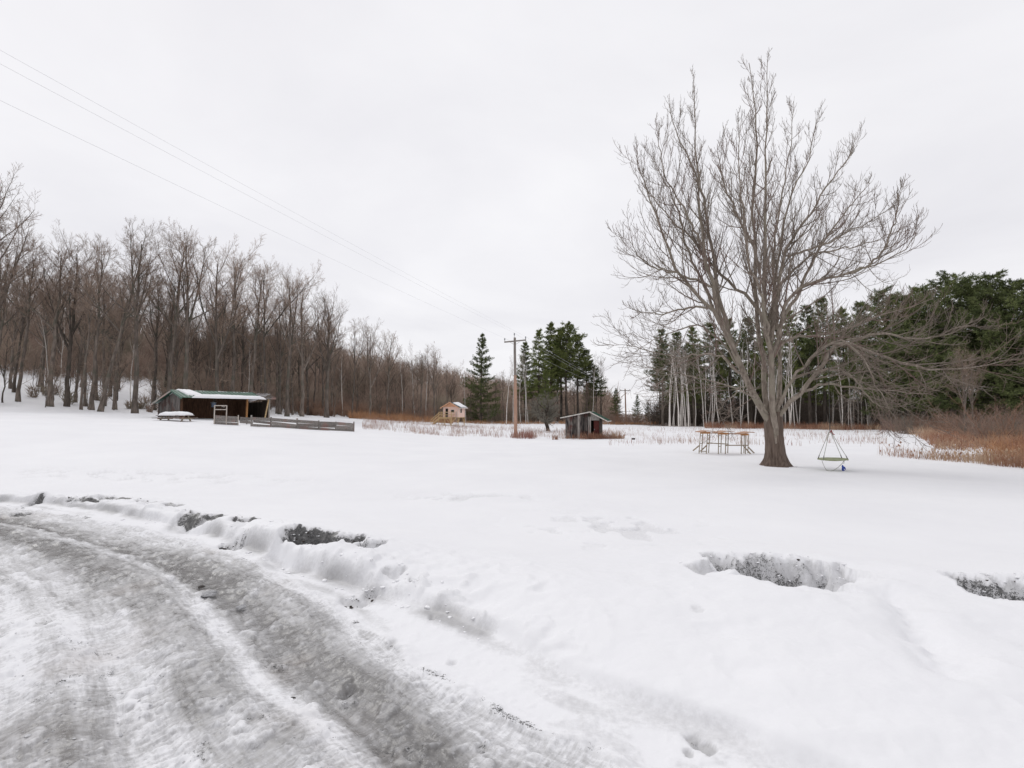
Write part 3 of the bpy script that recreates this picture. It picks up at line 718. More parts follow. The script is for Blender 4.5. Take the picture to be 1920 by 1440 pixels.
def proto_pine(name, seed, H=18.0, r=0.24, clear=0.2, width=0.19, whorls=26, shape="cone", mat="needles_light", per=5, tuft=0.25, ntuft=7, dead=True):
    rng = np.random.default_rng(seed)
    N = 10; zf = np.linspace(0, H, N)
    P = np.stack([np.cumsum(rng.normal(0, 0.04, N)), np.cumsum(rng.normal(0, 0.04, N)), zf - 0.25], 1)[None]; P[0, :, :2] -= P[0, 0, :2]
    R = (r * (1 - zf / H) + 0.015)[None]
    tparts = [tubes(P, R, 7)]
    pos, dirs, lens = [], [], []
    for w in range(whorls):
        f = clear + (1 - clear) * ((w + rng.uniform(-0.25, 0.25)) / whorls) * 0.985
        f = min(max(f, clear * 0.9), 0.992)
        rel = (f - clear) / (1 - clear)
        if shape == "cone": L = width * H * ((1 - rel) ** 0.85) * (0.55 + 0.45 * min(1, rel * 5 + 0.3))
        else: L = width * H * (1 - rel ** 2.2) ** 0.75 * (0.6 + 0.4 * min(1, rel * 3))
        L = L + 0.22
        n = per + int(rng.integers(-1, 2)); a0 = rng.random() * 6.28
        for k in range(n):
            if rng.random() < 0.10: continue
            a = a0 + k * 6.283 / n + rng.normal(0, 0.25)
            el = (0.02 + 0.55 * rel) + rng.normal(0, 0.12)
            base = np.array([np.interp(f * H, zf, P[0, :, 0]), np.interp(f * H, zf, P[0, :, 1]), f * H - 0.25 + rng.normal(0, 0.08)])
            pos.append(base); dirs.append((math.cos(a) * math.cos(el), math.sin(a) * math.cos(el), math.sin(el))); lens.append(L * rng.uniform(0.55, 1.25))
    pos = np.array(pos); d = np.array(dirs); ln = np.array(lens); B = len(pos); M = 6
    Pb = np.empty((B, M, 3)); Pb[:, 0] = pos
    for k in range(1, M):
        d = d + rng.normal(0, 0.06, d.shape); d[:, 2] += (-0.06 if k < 3 else 0.13); d = unit(d)
        Pb[:, k] = Pb[:, k - 1] + d * (ln / (M - 1))[:, None]
    s = np.linspace(0, 1, M)[None]
    Rb = np.maximum(0.012, 0.018 * np.minimum(ln, 3)[:, None]) * (1 - s) + 0.006
    tparts.append(tubes(Pb, Rb, 4))
    if dead:
        dd = grow(rng, P, R, np.array([H]), 22, (0.08, clear + 0.1), 1.35, 0.09, 4, up=-0.1, wig=0.1, rf=0.15, rtip=0.005, shape=0.0, r0max=0.03)
        d2 = grow(rng, *dd, 4, (0.3, 1), 0.8, 0.45, 3, up=0, rf=0.6, rtip=0.004)
        tparts += [tubes(*dd[:2], 3), tubes(*d2[:2], 3)]
    V, F = join(tparts); tr = mesh_from(name + "_trunk", V, [F], "bark_pine")
    # side shoots lying mostly in the plane of each branch
    npb = np.clip((ln * 4.6).astype(int), 3, 15)
    sh = grow(rng, Pb, Rb, ln, npb, (0.12, 1.0), 0.75, 0.34, 4, up=0.35, wig=0.10, rf=0.5, rtip=0.005, shape=0.45)
    S = sh[0]; S[:, :, 2] = S[:, 0:1, 2] + (S[:, :, 2] - S[:, 0:1, 2]) * 0.6
    allp = np.concatenate([S, Pb[:, 2:6]])
    # needle tufts: thin pointed leaves brushed forward along each shoot
    seg = rng.random((len(allp), ntuft)); seg = 0.15 + 0.85 * (np.arange(ntuft)[None] + seg) / ntuft
    f = seg * 3; i0 = np.clip(np.floor(f).astype(int), 0, 2); fr = (f - i0)[..., None]
    ar = np.arange(len(allp))[:, None]
    c = (allp[ar, i0] * (1 - fr) + allp[ar, i0 + 1] * fr).reshape(-1, 3); c = c + rng.normal(0, 0.09, c.shape)
    ax = unit(allp[ar, i0 + 1] - allp[ar, i0]).reshape(-1, 3)
    K = 5
    c = np.repeat(c, K, 0); ax = np.repeat(ax, K, 0)
    dirn = unit(ax * 0.75 + rng.normal(0, 0.6, c.shape) + np.array([0, 0, 0.22]))
    ll = tuft * rng.uniform(0.6, 1.3, len(c))[:, None]
    side = unit(np.cross(dirn, rng.normal(0, 1, c.shape))) * (0.115 * ll)
    V = np.stack([c - side, c + side, c + dirn * ll], 1).reshape(-1, 3)
    F = np.arange(len(V)).reshape(-1, 3)
    PROTO[name] = (tr, mesh_from(name + "_crown", V, [F], mat, False), H)

def proto_shrub(name, seed, H=3.5, stems=14, mat="brush_red", spread=0.5, n2=7, n3=5, r=0.022, up=0.45, rt=0.0045):
    rng = np.random.default_rng(seed)
    a = rng.random(stems) * 6.283; el = rng.uniform(0.95, 1.5, stems) - spread * 0.4
    base = np.stack([np.cos(a), np.sin(a), 0 * a], 1) * rng.uniform(0, 0.18 * H, stems)[:, None]
    d = np.stack([np.cos(a) * np.cos(el), np.sin(a) * np.cos(el), np.sin(el)], 1); ln = H * rng.uniform(0.6, 1.05, stems)
    M = 7; P = np.empty((stems, M, 3)); P[:, 0] = base - np.array([0, 0, 0.12])
    for k in range(1, M):
        d = unit(d + rng.normal(0, 0.10, d.shape)); P[:, k] = P[:, k - 1] + d * (ln / (M - 1))[:, None]
    R = r * (1 - np.linspace(0, 1, M))[None] ** 0.8 + rt + 0 * ln[:, None]
    l2 = grow(rng, P, R, ln, n2, (0.15, 1), 0.65, 0.42, 5, up=up, wig=0.13, rf=0.6, rtip=rt)
    l3 = grow(rng, *l2, n3, (0.15, 1), 0.7, 0.48, 4, up=up * 0.7, wig=0.14, rf=0.65, rtip=rt)
    V1, F1 = join([tubes(P, R, 4)]); V2, F2 = join([tubes(*l2[:2], 3), tubes(*l3[:2], 3)])
    PROTO[name] = (mesh_from(name + "_stems", V1, [F1], mat), mesh_from(name + "_twigs", V2, [F2], mat), H)

def plant(proto, label, cat, px, Y, top=None, H=None, group=None, name=None, rz=None, sx=1.0, tilt=(0, 0), parts=("trunk", "crown"), sink=0.0, X=None):
    """stand a tree on the ground: px and top are where the photograph shows its foot and its tip"""
    tr, cr, PH = PROTO[proto]
    if X is None:
        X = x_at(px, Y)
        for _ in range(3): X = x_at(px, Y, zg(X, Y))
    z0 = zg(X, Y) - sink
    if H is None: H = height_at(top, Y) - z0
    o = thing(name or "bare_tree", label, cat, (X, Y, z0), RNG.uniform(0, 6.28) if rz is None else rz, group)
    o.rotation_euler = (tilt[0], tilt[1], o.rotation_euler[2]) if rz is not None else (0, 0, o.rotation_euler[2])
    s = H / PH
    o.scale = (s * sx, s * sx, s)
    link_mesh(parts[0], tr, o); link_mesh(parts[1], cr, o)
    return o
RNG = random.Random(5)

# ---------------------------------------------------------------- the big bare maple
def build_maple():
    Y0 = 21.0
    X0 = x_at(1456, Y0); Z0 = zg(X0, Y0)
    root = thing("maple_tree", "huge spreading bare grey maple standing alone in the snowy yard", "tree", (X0, Y0, Z0))
    org = np.array([X0, Y0, Z0])
    def W(px, py, d):
        p = pt(px, py, Y0 + d); return np.array(p) - org
    rng = np.random.default_rng(12)
    # trunk: fluted, flaring to the snow
    k, rows = 26, 22
    ctr = spline([(*W(1456, 880, 0),), (*W(1455, 862, 0),), (*W(1453, 840, 0),), (*W(1451, 815, 0),), (*W(1450, 790, 0),), (*W(1450, 772, 0),)], rows)
    a = np.arange(k) * 2 * np.pi / k; V = []
    for i, c in enumerate(ctr):
        h = c[2]
        r = 0.318 + 0.02 * math.exp(-((h - 1.75) / 0.5) ** 2) + 0.29 * math.exp(-max(h + 0.12, 0) / 0.36) - 0.07 * max(0, (h - 1.7))
        fl = 1 + (0.05 + 0.16 * math.exp(-max(h, 0) / 0.3)) * np.cos(a * 5 + 0.8) + 0.05 * np.cos(a * 3 - 1.2 + h) + 0.03 * np.cos(a * 9 + h * 2) + rng.normal(0, 0.012, k)
        V.append(np.stack([c[0] + r * fl * np.cos(a), c[1] + r * fl * np.sin(a), np.full(k, h)], 1))
    V = np.concatenate(V); idx = np.arange(rows * k).reshape(rows, k)
    F = np.stack([idx[:-1], np.roll(idx[:-1], -1, 1), np.roll(idx[1:], -1, 1), idx[1:]], -1).reshape(-1, 4)
    link_mesh("trunk", mesh_from("maple_trunk", V, [F], "bark_maple_base"), root)
    # limbs: (points px,py,depth), base radius, tip radius, side branches, tropism
    D = lambda pts, d0, d1: [(x, y, d0 + (d1 - d0) * i / (len(pts) - 1)) for i, (x, y) in enumerate(pts)]
    LIMBS = [
     (D([(1452, 812), (1437, 778), (1417, 750), (1396, 706), (1377, 660), (1360, 625), (1349, 590), (1338, 540), (1326, 500), (1320, 460), (1310, 390), (1305, 300), (1302, 225), (1300, 152)], -.1, .6), .135, .010, 24, .9),
     (D([(1363, 632), (1347, 600), (1330, 572), (1303, 548), (1280, 520), (1265, 497), (1248, 450), (1225, 390), (1205, 335), (1192, 290)], .2, -.8), .078, .008, 18, .7),
     (D([(1382, 672), (1366, 620), (1350, 560), (1342, 520), (1330, 440), (1318, 370), (1296, 310), (1268, 250), (1257, 205)], .3, 1.6), .088, .009, 20, .8),
     (D([(1333, 576), (1300, 577), (1260, 584), (1222, 588), (1192, 584)], .2, -1.6), .045, .007, 12, .35),
     (D([(1452, 815), (1441, 770), (1433, 721), (1429, 660), (1421, 612), (1417, 545), (1414, 470), (1412, 400), (1416, 340), (1420, 280), (1414, 195), (1404, 118)], .1, 1.2), .10, .010, 24, .9),
     (D([(1456, 838), (1451, 800), (1448, 745), (1445, 690), (1440, 640), (1434, 590), (1435, 450), (1434, 355), (1437, 240), (1439, 112)], -.25, -.5), .118, .010, 26, .9),
     (D([(1456, 800), (1460, 740), (1461, 680), (1459, 610), (1456, 540), (1463, 459), (1477, 386), (1500, 330), (1517, 300), (1532, 222)], .2, 1.8), .085, .009, 20, .85),
     (D([(1446, 640), (1457, 560), (1473, 477), (1515, 407), (1550, 348), (1588, 300), (1608, 272)], -.3, 2.2), .078, .009, 22, .7),
     (D([(1450, 670), (1462, 620), (1480, 560), (1510, 537), (1539, 525), (1600, 512), (1655, 490), (1692, 470), (1722, 436)], -.2, -2.2), .078, .008, 20, .55),
     (D([(1583, 515), (1620, 500), (1650, 478), (1670, 440), (1682, 400), (1692, 348)], -1.4, -2.0), .045, .006, 11, .7),
     (D([(1432, 610), (1420, 580), (1405, 560), (1383, 540), (1334, 497), (1300, 450), (1261, 414), (1228, 375), (1198, 330)], 0, 2.4), .07, .008, 20, .65),
     (D([(1424, 510), (1411, 459), (1383, 407), (1362, 359), (1350, 310), (1345, 272)], 0, -2.2), .06, .007, 16, .8),
     (D([(1338, 540), (1290, 520), (1251, 507), (1215, 496), (1190, 472), (1178, 448)], .3, -2.6), .05, .007, 15, .5),
     (D([(1394, 703), (1370, 685), (1344, 667), (1310, 665), (1271, 672), (1230, 662), (1195, 652), (1174, 642)], -.1, -3.0), .042, .007, 17, .25),
     (D([(1440, 776), (1420, 748), (1400, 735), (1359, 722), (1320, 712), (1270, 700), (1240, 712), (1218, 724)], -.2, -3.6), .038, .006, 17, .15),
     (D([(1406, 722), (1390, 728), (1372, 742), (1355, 762), (1346, 776), (1362, 778)], -.2, -1.5), .028, .005, 8, .1),
     (D([(1390, 695), (1350, 640), (1310, 610), (1265, 620), (1220, 640), (1190, 665)], .1, 3.2), .045, .007, 16, .25),
     (D([(1454, 790), (1475, 760), (1500, 735), (1529, 702), (1558, 654), (1580, 640), (1605, 646), (1640, 662), (1690, 680), (1748, 692), (1810, 691), (1860, 683), (1912, 672)], -.1, -2.6), .088, .008, 28, .25),
     (D([(1456, 770), (1490, 705), (1515, 680), (1540, 655), (1570, 640), (1605, 655), (1630, 690), (1650, 735), (1680, 785)], -.2, -3.8), .064, .007, 20, .15),
     (D([(1452, 670), (1465, 645), (1484, 634), (1520, 628), (1560, 626), (1600, 612), (1650, 592), (1700, 578), (1750, 560)], .1, 2.2), .062, .007, 20, .4),
     (D([(1580, 640), (1620, 632), (1660, 625), (1720, 636), (1780, 622), (1830, 604), (1852, 592)], -1.0, -3.4), .05, .007, 18, .35),
     (D([(1529, 700), (1570, 692), (1605, 715), (1635, 752), (1665, 765), (1695, 772)], -.9, -4.0), .04, .006, 14, .1),
     (D([(1500, 735), (1540, 720), (1580, 725), (1640, 730), (1700, 735), (1750, 740)], -.6, 2.5), .05, .006, 16, .15),
     (D([(1455, 620), (1490, 560), (1520, 500), (1560, 430), (1600, 380), (1635, 340)], .2, 3.4), .075, .008, 20, .7),
     (D([(1444, 660), (1450, 580), (1450, 480), (1460, 400), (1478, 310), (1488, 190)], .3, 4.4), .06, .008, 20, .8),
     (D([(1443, 650), (1428, 560), (1402, 480), (1390, 390), (1385, 310), (1390, 225)], -.2, -4.2), .055, .008, 20, .8),
     (D([(1468, 480), (1510, 470), (1560, 452), (1610, 425), (1655, 400), (1675, 385)], .6, -1.0), .045, .007, 15, .45),
     (D([(1440, 600), (1470, 530), (1520, 480), (1570, 468), (1630, 455), (1690, 430)], 0, 3.8), .06, .007, 17, .4),
     (D([(1348, 596), (1330, 560), (1290, 470), (1270, 390), (1240, 330), (1222, 300)], .2, 3.6), .06, .007, 18, .7),
     (D([(1320, 470), (1300, 430), (1275, 380), (1245, 320), (1232, 230)], .4, -1.8), .045, .006, 13, .8),
    ]
    lims, lens, ns, ups = [], [], [], []
    M = 22
    for pts, r0, r1, n, up in LIMBS:
        p = spline([tuple(W(*q)) for q in pts], M)
        p[1:-1] += rng.normal(0, 0.035, (M - 2, 3))
        s = np.linspace(0, 1, M)
        R = r0 * (1 - s) ** (1.15 if r0 > 0.1 else 0.95) * (1 + 0.16 * np.exp(-s * 14)) + r1
        R = R * (1 + rng.normal(0, 0.03, M)); R[0] *= 0.55
        V, F = tubes(p[None], R[None], 9)
        link_mesh("limb", mesh_from("maple_limb", V, [F], "bark_maple"), root)
        lims.append((p, R)); lens.append(np.linalg.norm(np.diff(p, axis=0), axis=1).sum()); ns.append(n); ups.append(up)
    parts = []
    for lo, hi in ((0.0, 0.3), (0.3, 0.6), (0.6, 1.0)):
        sel = [i for i in range(len(lims)) if lo <= ups[i] < hi]
        P = np.stack([lims[i][0] for i in sel]); R = np.stack([lims[i][1] for i in sel]); L = np.array([lens[i] for i in sel]); n = np.array([ns[i] for i in sel])
        u = (0.30, 0.5, 0.75)[(lo > 0.2) + (lo > 0.5)]; dn = (0.32, 0.15, 0.0)[(lo > 0.2) + (lo > 0.5)]
        # stout side branches, then branchlets, then twigs with upturned tips
        b1 = grow(rng, P, R, np.minimum(L, 7.0), (n * (0.92, 1.1, 1.2)[(lo > 0.2) + (lo > 0.5)]).astype(int), (0.16, 0.99), 0.62, 0.44, 9, up=u, wig=0.065, rf=0.5, rtip=0.0060, shape=(0.50, 0.64, 0.74)[(lo > 0.2) + (lo > 0.5)], down=dn, r0max=0.032)
        b2 = grow(rng, *b1, 7, (0.15, 1.0), 0.60, 0.55, 6, up=u + 0.05, wig=0.075, rf=0.55, rtip=0.0048, shape=0.45, down=dn, r0max=0.012)
        b3 = grow(rng, *b2, 3, (0.2, 1.0), 0.70, 0.46, 4, up=u + 0.25, wig=0.09, rf=0.6, rtip=0.0034, shape=0.35, r0max=0.0065)
        sp = grow(rng, *b1, 5, (0.1, 1.0), 0.9, 0.16, 4, up=0.6, wig=0.12, rf=0.5, rtip=0.0036, shape=0.2, r0max=0.006)
        tb = grow(rng, P, R, np.minimum(L, 4.0), 12, (0.55, 1.0), 0.5, 0.16, 5, up=u, wig=0.1, rf=0.5, rtip=0.0045, shape=0.3, r0max=0.012)
        parts += [tubes(*b1[:2], 4), tubes(*b2[:2], 3), tubes(*b3[:2], 3), tubes(*sp[:2], 3), tubes(*tb[:2], 3)]
    V, F = join(parts)
    tag(link_mesh("crown", mesh_from("maple_crown", V, [F], "twig_maple"), root), kind="stuff")
    return root
build_maple()

# ---------------------------------------------------------------- the woods
proto_forest("forest_a", 101, H=20, r=0.25, fork=0.42, nl1=9, leaders=2)
proto_forest("forest_b", 102, H=20, r=0.22, fork=0.50, nl1=10, leaders=2, spread=0.5, tlo=0.45)
proto_forest("forest_c", 103, H=18, r=0.20, fork=0.36, nl1=9, leaders=3, spread=0.6)
proto_forest("forest_d", 104, H=18, r=0.17, fork=0.55, nl1=10, leaders=1, spread=0.48, tlo=0.5)
proto_forest("forest_e", 105, H=15, r=0.12, fork=0.5, nl1=10, leaders=1, spread=0.45, tlo=0.42, lf1=0.36, twigs=(6, 5, 4))
proto_forest("forest_round", 106, H=17, r=0.26, fork=0.34, nl1=10, leaders=3, spread=0.75, tlo=0.38, lf1=0.5, up1=0.4)
proto_forest("sapling", 107, H=7, r=0.045, fork=0.3, nl1=10, leaders=2, spread=0.6, tlo=0.2, lf1=0.36, twigs=(5, 4, 3), dead=0)
proto_forest("sapling_b", 108, H=8, r=0.05, fork=0.4, nl1=12, leaders=1, spread=0.8, tlo=0.15, lf1=0.30, twigs=(5, 4, 3), up1=0.3, dead=0)
proto_birch("birch_a", 201, lean=-0.07); proto_birch("birch_b", 202, lean=0.05); proto_birch("birch_c", 203, lean=-0.13, r=0.07)
proto_birch("birch_d", 204, H=11, r=0.06, lean=0.02, clear=0.45)
proto_pine("pine_a", 301, clear=0.30, width=0.17, whorls=24)
proto_pine("pine_b", 302, clear=0.48, width=0.19, whorls=20, shape="round")
proto_pine("pine_c", 303, clear=0.10, width=0.20, whorls=30, mat="needles_dark")
proto_pine("pine_d", 304, clear=0.50, width=0.16, whorls=20, mat="needles_dark")
proto_pine("pine_e", 305, clear=0.16, width=0.26, whorls=26, shape="round", per=6, mat="needles_dark", dead=False)
proto_pine("pine_f", 306, clear=0.05, width=0.23, whorls=26, shape="cone", mat="needles_dark", dead=False)
proto_shrub("shrub_red", 401, H=3.2, mat="brush_red"); proto_shrub("shrub_grey", 402, H=4.0, mat="brush_grey", stems=16)
proto_shrub("shrub_brown", 403, H=3.6, mat="brush_brown", stems=18)

# --- front row of the left wood, each tree where it stands: foot px, distance, tip row, kind, label
LEFT = [
 (-40, 48, 330, "forest_a", "tall bare tree cut off by the left edge of the picture"),
 (-22, 50, 318, "forest_c", "tall bare tree rising highest at the far left end of the wood"),
 (34, 54, 436, "forest_d", "slim bare tree just right of the tallest one at the far left"),
 (94, 53, 428, "forest_b", "bare tree with a thick dark foot, second right of the far left giant"),
 (125, 55, 424, "forest_c", "dark straight bare tree left of the stout short trunk at the wood's foot"),
 (152, 52, 505, "forest_e", "stout short dark trunk with a low crown at the left wood edge"),
 (172, 53, 440, "forest_d", "straight bare tree left of the long leaning trunk"),
 (188, 51, 420, "forest_b", "tall bare tree whose long dark trunk leans to the right"),
 (253, 50, 398, "forest_a", "big double stemmed bare tree left of the barn, tallest crown of the wood"),
 (313, 58, 405, "forest_b", "tall bare tree behind the left end of the barn roof"),
 (349, 57, 412, "forest_a", "tall bare tree with fine round crown behind the barn's snowy roof edge"),
 (404, 58, 445, "forest_c", "broad bare tree behind the middle of the barn roof"),
 (436, 60, 462, "forest_d", "slender bare tree behind the right half of the barn roof"),
 (468, 62, 476, "forest_b", "bare tree behind the open timber end of the barn"),
 (498, 60, 480, "forest_d", "bare tree close behind the last post of the barn"),
 (538, 62, 496, "forest_a", "thick dark bare tree just right of the barn, standing behind the board fence"),
 (566, 66, 508, "forest_c", "broad bare tree behind the middle of the board fence"),
 (612, 68, 536, "forest_round", "round crowned bare tree with pale trunk standing out above the wood's slope"),
 (660, 76, 596, "forest_e", "smaller bare tree right of the round crowned one"),
 (694, 80, 598, "forest_c", "bare tree above the right end of the board fence"),
 (724, 84, 606, "forest_b", "last tall bare tree before the wood drops to the low birches"),
]
for px, Y, top, kind, lab in LEFT:
    lean = (0.0, 0.16) if px == 188 else (0, RNG.uniform(-0.03, 0.03))
    plant(kind, lab, "tree", px, Y, top=top, group="tall bare trees along the front of the left wood", rz=0.0 if px == 188 else None, tilt=lean, sx=RNG.uniform(0.9, 1.12))

# --- behind them: the crowded middle of the wood, climbing the slope
LAND_LEFT = [(-40, "tree cut by the left edge"), (6, "tallest tree at the far left"), (34, "slim tree right of the tallest"), (94, "thick footed tree at the left"),
    (125, "straight tree left of the stout stub"), (152, "stout low crowned trunk"), (172, "tree left of the leaning trunk"), (200, "long leaning trunk"), (253, "double stemmed tree"),
    (313, "left end of the barn roof"), (349, "snowy edge of the barn roof"), (404, "middle of the barn roof"), (436, "right half of the barn roof"), (468, "open timber end of the barn"),
    (498, "last post of the barn"), (538, "thick tree right of the barn"), (566, "middle of the board fence"), (612, "round crowned tree"), (650, "right end of the board fence")]
LAND_MID = [(640, "right end of the board fence"), (690, "rusty grass right of the fence"), (724, "last tall tree of the wood"), (754, "left birch by the stilt house"), (785, "bent white birch"), (805, "stilt house stairs"),
    (845, "stilt house"), (876, "right side of the stilt house"), (902, "lone dark evergreen"), (949, "forked white snag"), (966, "near utility pole"), (1008, "second middle evergreen"), (1030, "old apple tree"),
    (1090, "weathered shed"), (1125, "right eave of the shed"), (1155, "far utility pole"), (1215, "left end of the birch stand")]
LAND_RIGHT = [(1240, "leftmost pine at the right"), (1280, "gap left of the platforms"), (1355, "climbing platforms"), (1410, "right ramp of the platforms"), (1456, "maple trunk"), (1500, "gap right of the maple trunk"), (1561, "round swing"),
    (1620, "gap right of the swing"), (1680, "drooping maple branches"), (1750, "rusty grass edge"), (1812, "grey multi stemmed tree"), (1870, "rusty grass at the right"), (1930, "right edge of the picture")]
ORD = ["nearest", "second", "third", "fourth", "fifth", "sixth", "seventh", "eighth", "ninth", "tenth", "eleventh", "twelfth", "thirteenth", "fourteenth"]
def name_by(kind, spots, land, rel="behind"):
    """a label for every spot (px, Y): which landmark it stands behind, and how far back it comes there"""
    near = [min(range(len(land)), key=lambda i: abs(land[i][0] - px)) for px, Y in spots]
    labs = [None] * len(spots)
    for i in set(near):
        grp = sorted((k for k in range(len(spots)) if near[k] == i), key=lambda k: spots[k][1])
        for r_, k in enumerate(grp):
            labs[k] = kind + " " + rel + " the " + land[i][1] + (", " + ORD[min(r_, 13)] + " one back" if len(grp) > 1 else "")
    return labs
def fill(n, x0, x1, y0, y1, kinds, h0, h1, label, group, cat="tree", name=None, seed=1, parts=("trunk", "crown"), gap=2.0, ok=None, sx=(0.85, 1.15), land=None):
    r = random.Random(seed); pts = []; tries = 0; out = []
    while len(pts) < n and tries < n * 60:
        tries += 1
        px = r.uniform(x0, x1); Y = r.uniform(y0, y1)
        X = x_at(px, Y)
        if ok and not ok(X, Y, px): continue
        if any((X - a) ** 2 + (Y - b) ** 2 < gap * gap for a, b in pts): continue
        pts.append((X, Y)); out.append((px, Y))
    labs = name_by(label, out, land)
    for (px, Y), lab in zip(out, labs):
        plant(r.choice(kinds), lab, cat, px, Y, H=r.uniform(h0, h1), group=group, name=name, parts=parts, sx=r.uniform(*sx))
WOOD = lambda X, Y, px: wood_depth(X, Y) > 4
fill(34, -120, 330, 55, 86, ["forest_b", "forest_d", "forest_e", "forest_c", "forest_a"], 14, 18.5, "bare brown tree", "bare trees packed in the wood left of the barn", land=LAND_LEFT, seed=2, gap=2.2, ok=WOOD)
fill(46, 320, 640, 66, 100, ["forest_b", "forest_d", "forest_e", "forest_c", "forest_a"], 13.5, 17.5, "bare greyish tree", "bare trees packed in the wood behind barn and fence", land=LAND_LEFT, seed=3, gap=2.2, ok=WOOD)
fill(26, 620, 840, 88, 118, ["forest_b", "forest_d", "forest_e", "forest_c"], 9.5, 14, "low bare tree", "bare trees in the wood left of the stilt house", land=LAND_MID, seed=4, gap=2.0)
fill(26, 840, 1130, 104, 134, ["forest_e", "forest_d", "forest_b"], 8, 11.5, "squat bare tree", "bare trees in the wood between stilt house and shed", land=LAND_MID, seed=5, gap=2.0)
fill(60, -110, 560, 51, 86, ["sapling", "sapling_b"], 4.0, 8.5, "thin twiggy sapling", "saplings under the left wood", land=LAND_LEFT, name="bare_sapling", seed=6, gap=1.1, ok=WOOD)
fill(34, 520, 850, 72, 104, ["sapling", "sapling_b"], 4.0, 8.0, "thin twiggy sapling", "saplings left of the stilt house", land=LAND_MID, name="bare_sapling", seed=7, gap=1.1, ok=lambda X, Y, px: Y > 70 + (px - 560) * 0.075)
fill(20, 880, 1120, 98, 112, ["sapling", "sapling_b"], 3.5, 7.0, "thin brown sapling", "saplings in front of the middle pines", land=LAND_MID, name="bare_sapling", seed=8, gap=1.1)

# --- dense thin brush that nobody could count, and the far wood on the hill
def twig_mass(name, spots, mat, per, hmul=1.0, width=0.022, seed=1, trunk=False):
    rng = np.random.default_rng(seed); spots = np.asarray(spots)            # x, y, z, height
    B = np.repeat(spots, per, 0); n = len(B)
    h = B[:, 3]
    t = rng.random(n) ** 1.2 * (0.55 if not trunk else 0.75)
    a = rng.random(n) * 6.283; rr = rng.random(n) ** 0.6 * 0.28 * h * (0.5 + t)
    p = np.stack([B[:, 0] + rr * np.cos(a), B[:, 1] + rr * np.sin(a), B[:, 2] + t * h], 1)
    el = rng.uniform(0.5, 1.5, n); a2 = a + rng.normal(0, 0.8, n); L = h * rng.uniform(0.18, 0.45, n)
    d = np.stack([np.cos(a2) * np.cos(el), np.sin(a2) * np.cos(el), np.sin(el)], 1)
    tip = p + unit(d + rng.normal(0, 0.12, d.shape)) * L[:, None]
    sd = unit(np.cross(d, rng.normal(0, 1, d.shape))); s2 = unit(np.cross(d, sd)); w = (width * rng.uniform(0.6, 1.4, n))[:, None]
    c = [p + w * (math.cos(q) * sd + math.sin(q) * s2) for q in (0, 2.094, 4.189)]
    V = np.stack(c + [tip], 1).reshape(-1, 3); o = np.arange(n)[:, None] * 4
    F3 = np.concatenate([o + np.array([[i, (i + 1) % 3, 3]]) for i in range(3)])
    tag(link_mesh(name, mesh_from(name, V, [F3], mat)), kind="stuff")
def scatter(n, x0, x1, y0, y1, h0, h1, seed, ok=None, zf=None):
    r = random.Random(seed); out = []
    while len(out) < n:
        px = r.uniform(x0, x1); Y = r.uniform(y0, y1); X = x_at(px, Y)
        if ok and not ok(X, Y, px): continue
        z = zg(X, Y) if zf is None else float(zf(np.array([X]), np.array([Y]))[0])
        out.append((X, Y, z - 0.1, r.uniform(h0, h1)))
    return out
DEEP = lambda X, Y, px: wood_depth(X, Y) > (44 if px < 300 else 9)
twig_mass("undergrowth", scatter(400, -300, 620, 62, 112, 2.5, 8.0, 21, DEEP) + scatter(16, -200, 300, 54, 64, 1.2, 2.6, 22, WOOD), "brush_brown", 130, width=0.030, seed=23)
twig_mass("undergrowth", scatter(330, 560, 1110, 92, 140, 3.0, 8.0, 24, lambda X, Y, px: Y > 78 + (px - 560) * 0.085), "brush_brown", 120, width=0.036, seed=25)
twig_mass("undergrowth", scatter(80, 560, 850, 76, 98, 1.4, 4.0, 28, lambda X, Y, px: Y > 72 + (px - 560) * 0.09), "brush_red", 110, width=0.026, seed=29)
twig_mass("far_wood", scatter(300, -500, 760, 100, 141, 9, 15, 26, WOOD), "brush_brown", 110, width=0.05, seed=27, trunk=True)
twig_mass("far_wood", scatter(1700, 380, 1150, 150, 345, 7.0, 12.5, 30, zf=far_z), "brush_brown", 40, width=0.11, seed=31, trunk=True)
twig_mass("far_wood", scatter(420, -700, 420, 145, 300, 9.0, 14, 32, zf=far_z), "brush_brown", 60, width=0.10, seed=33, trunk=True)

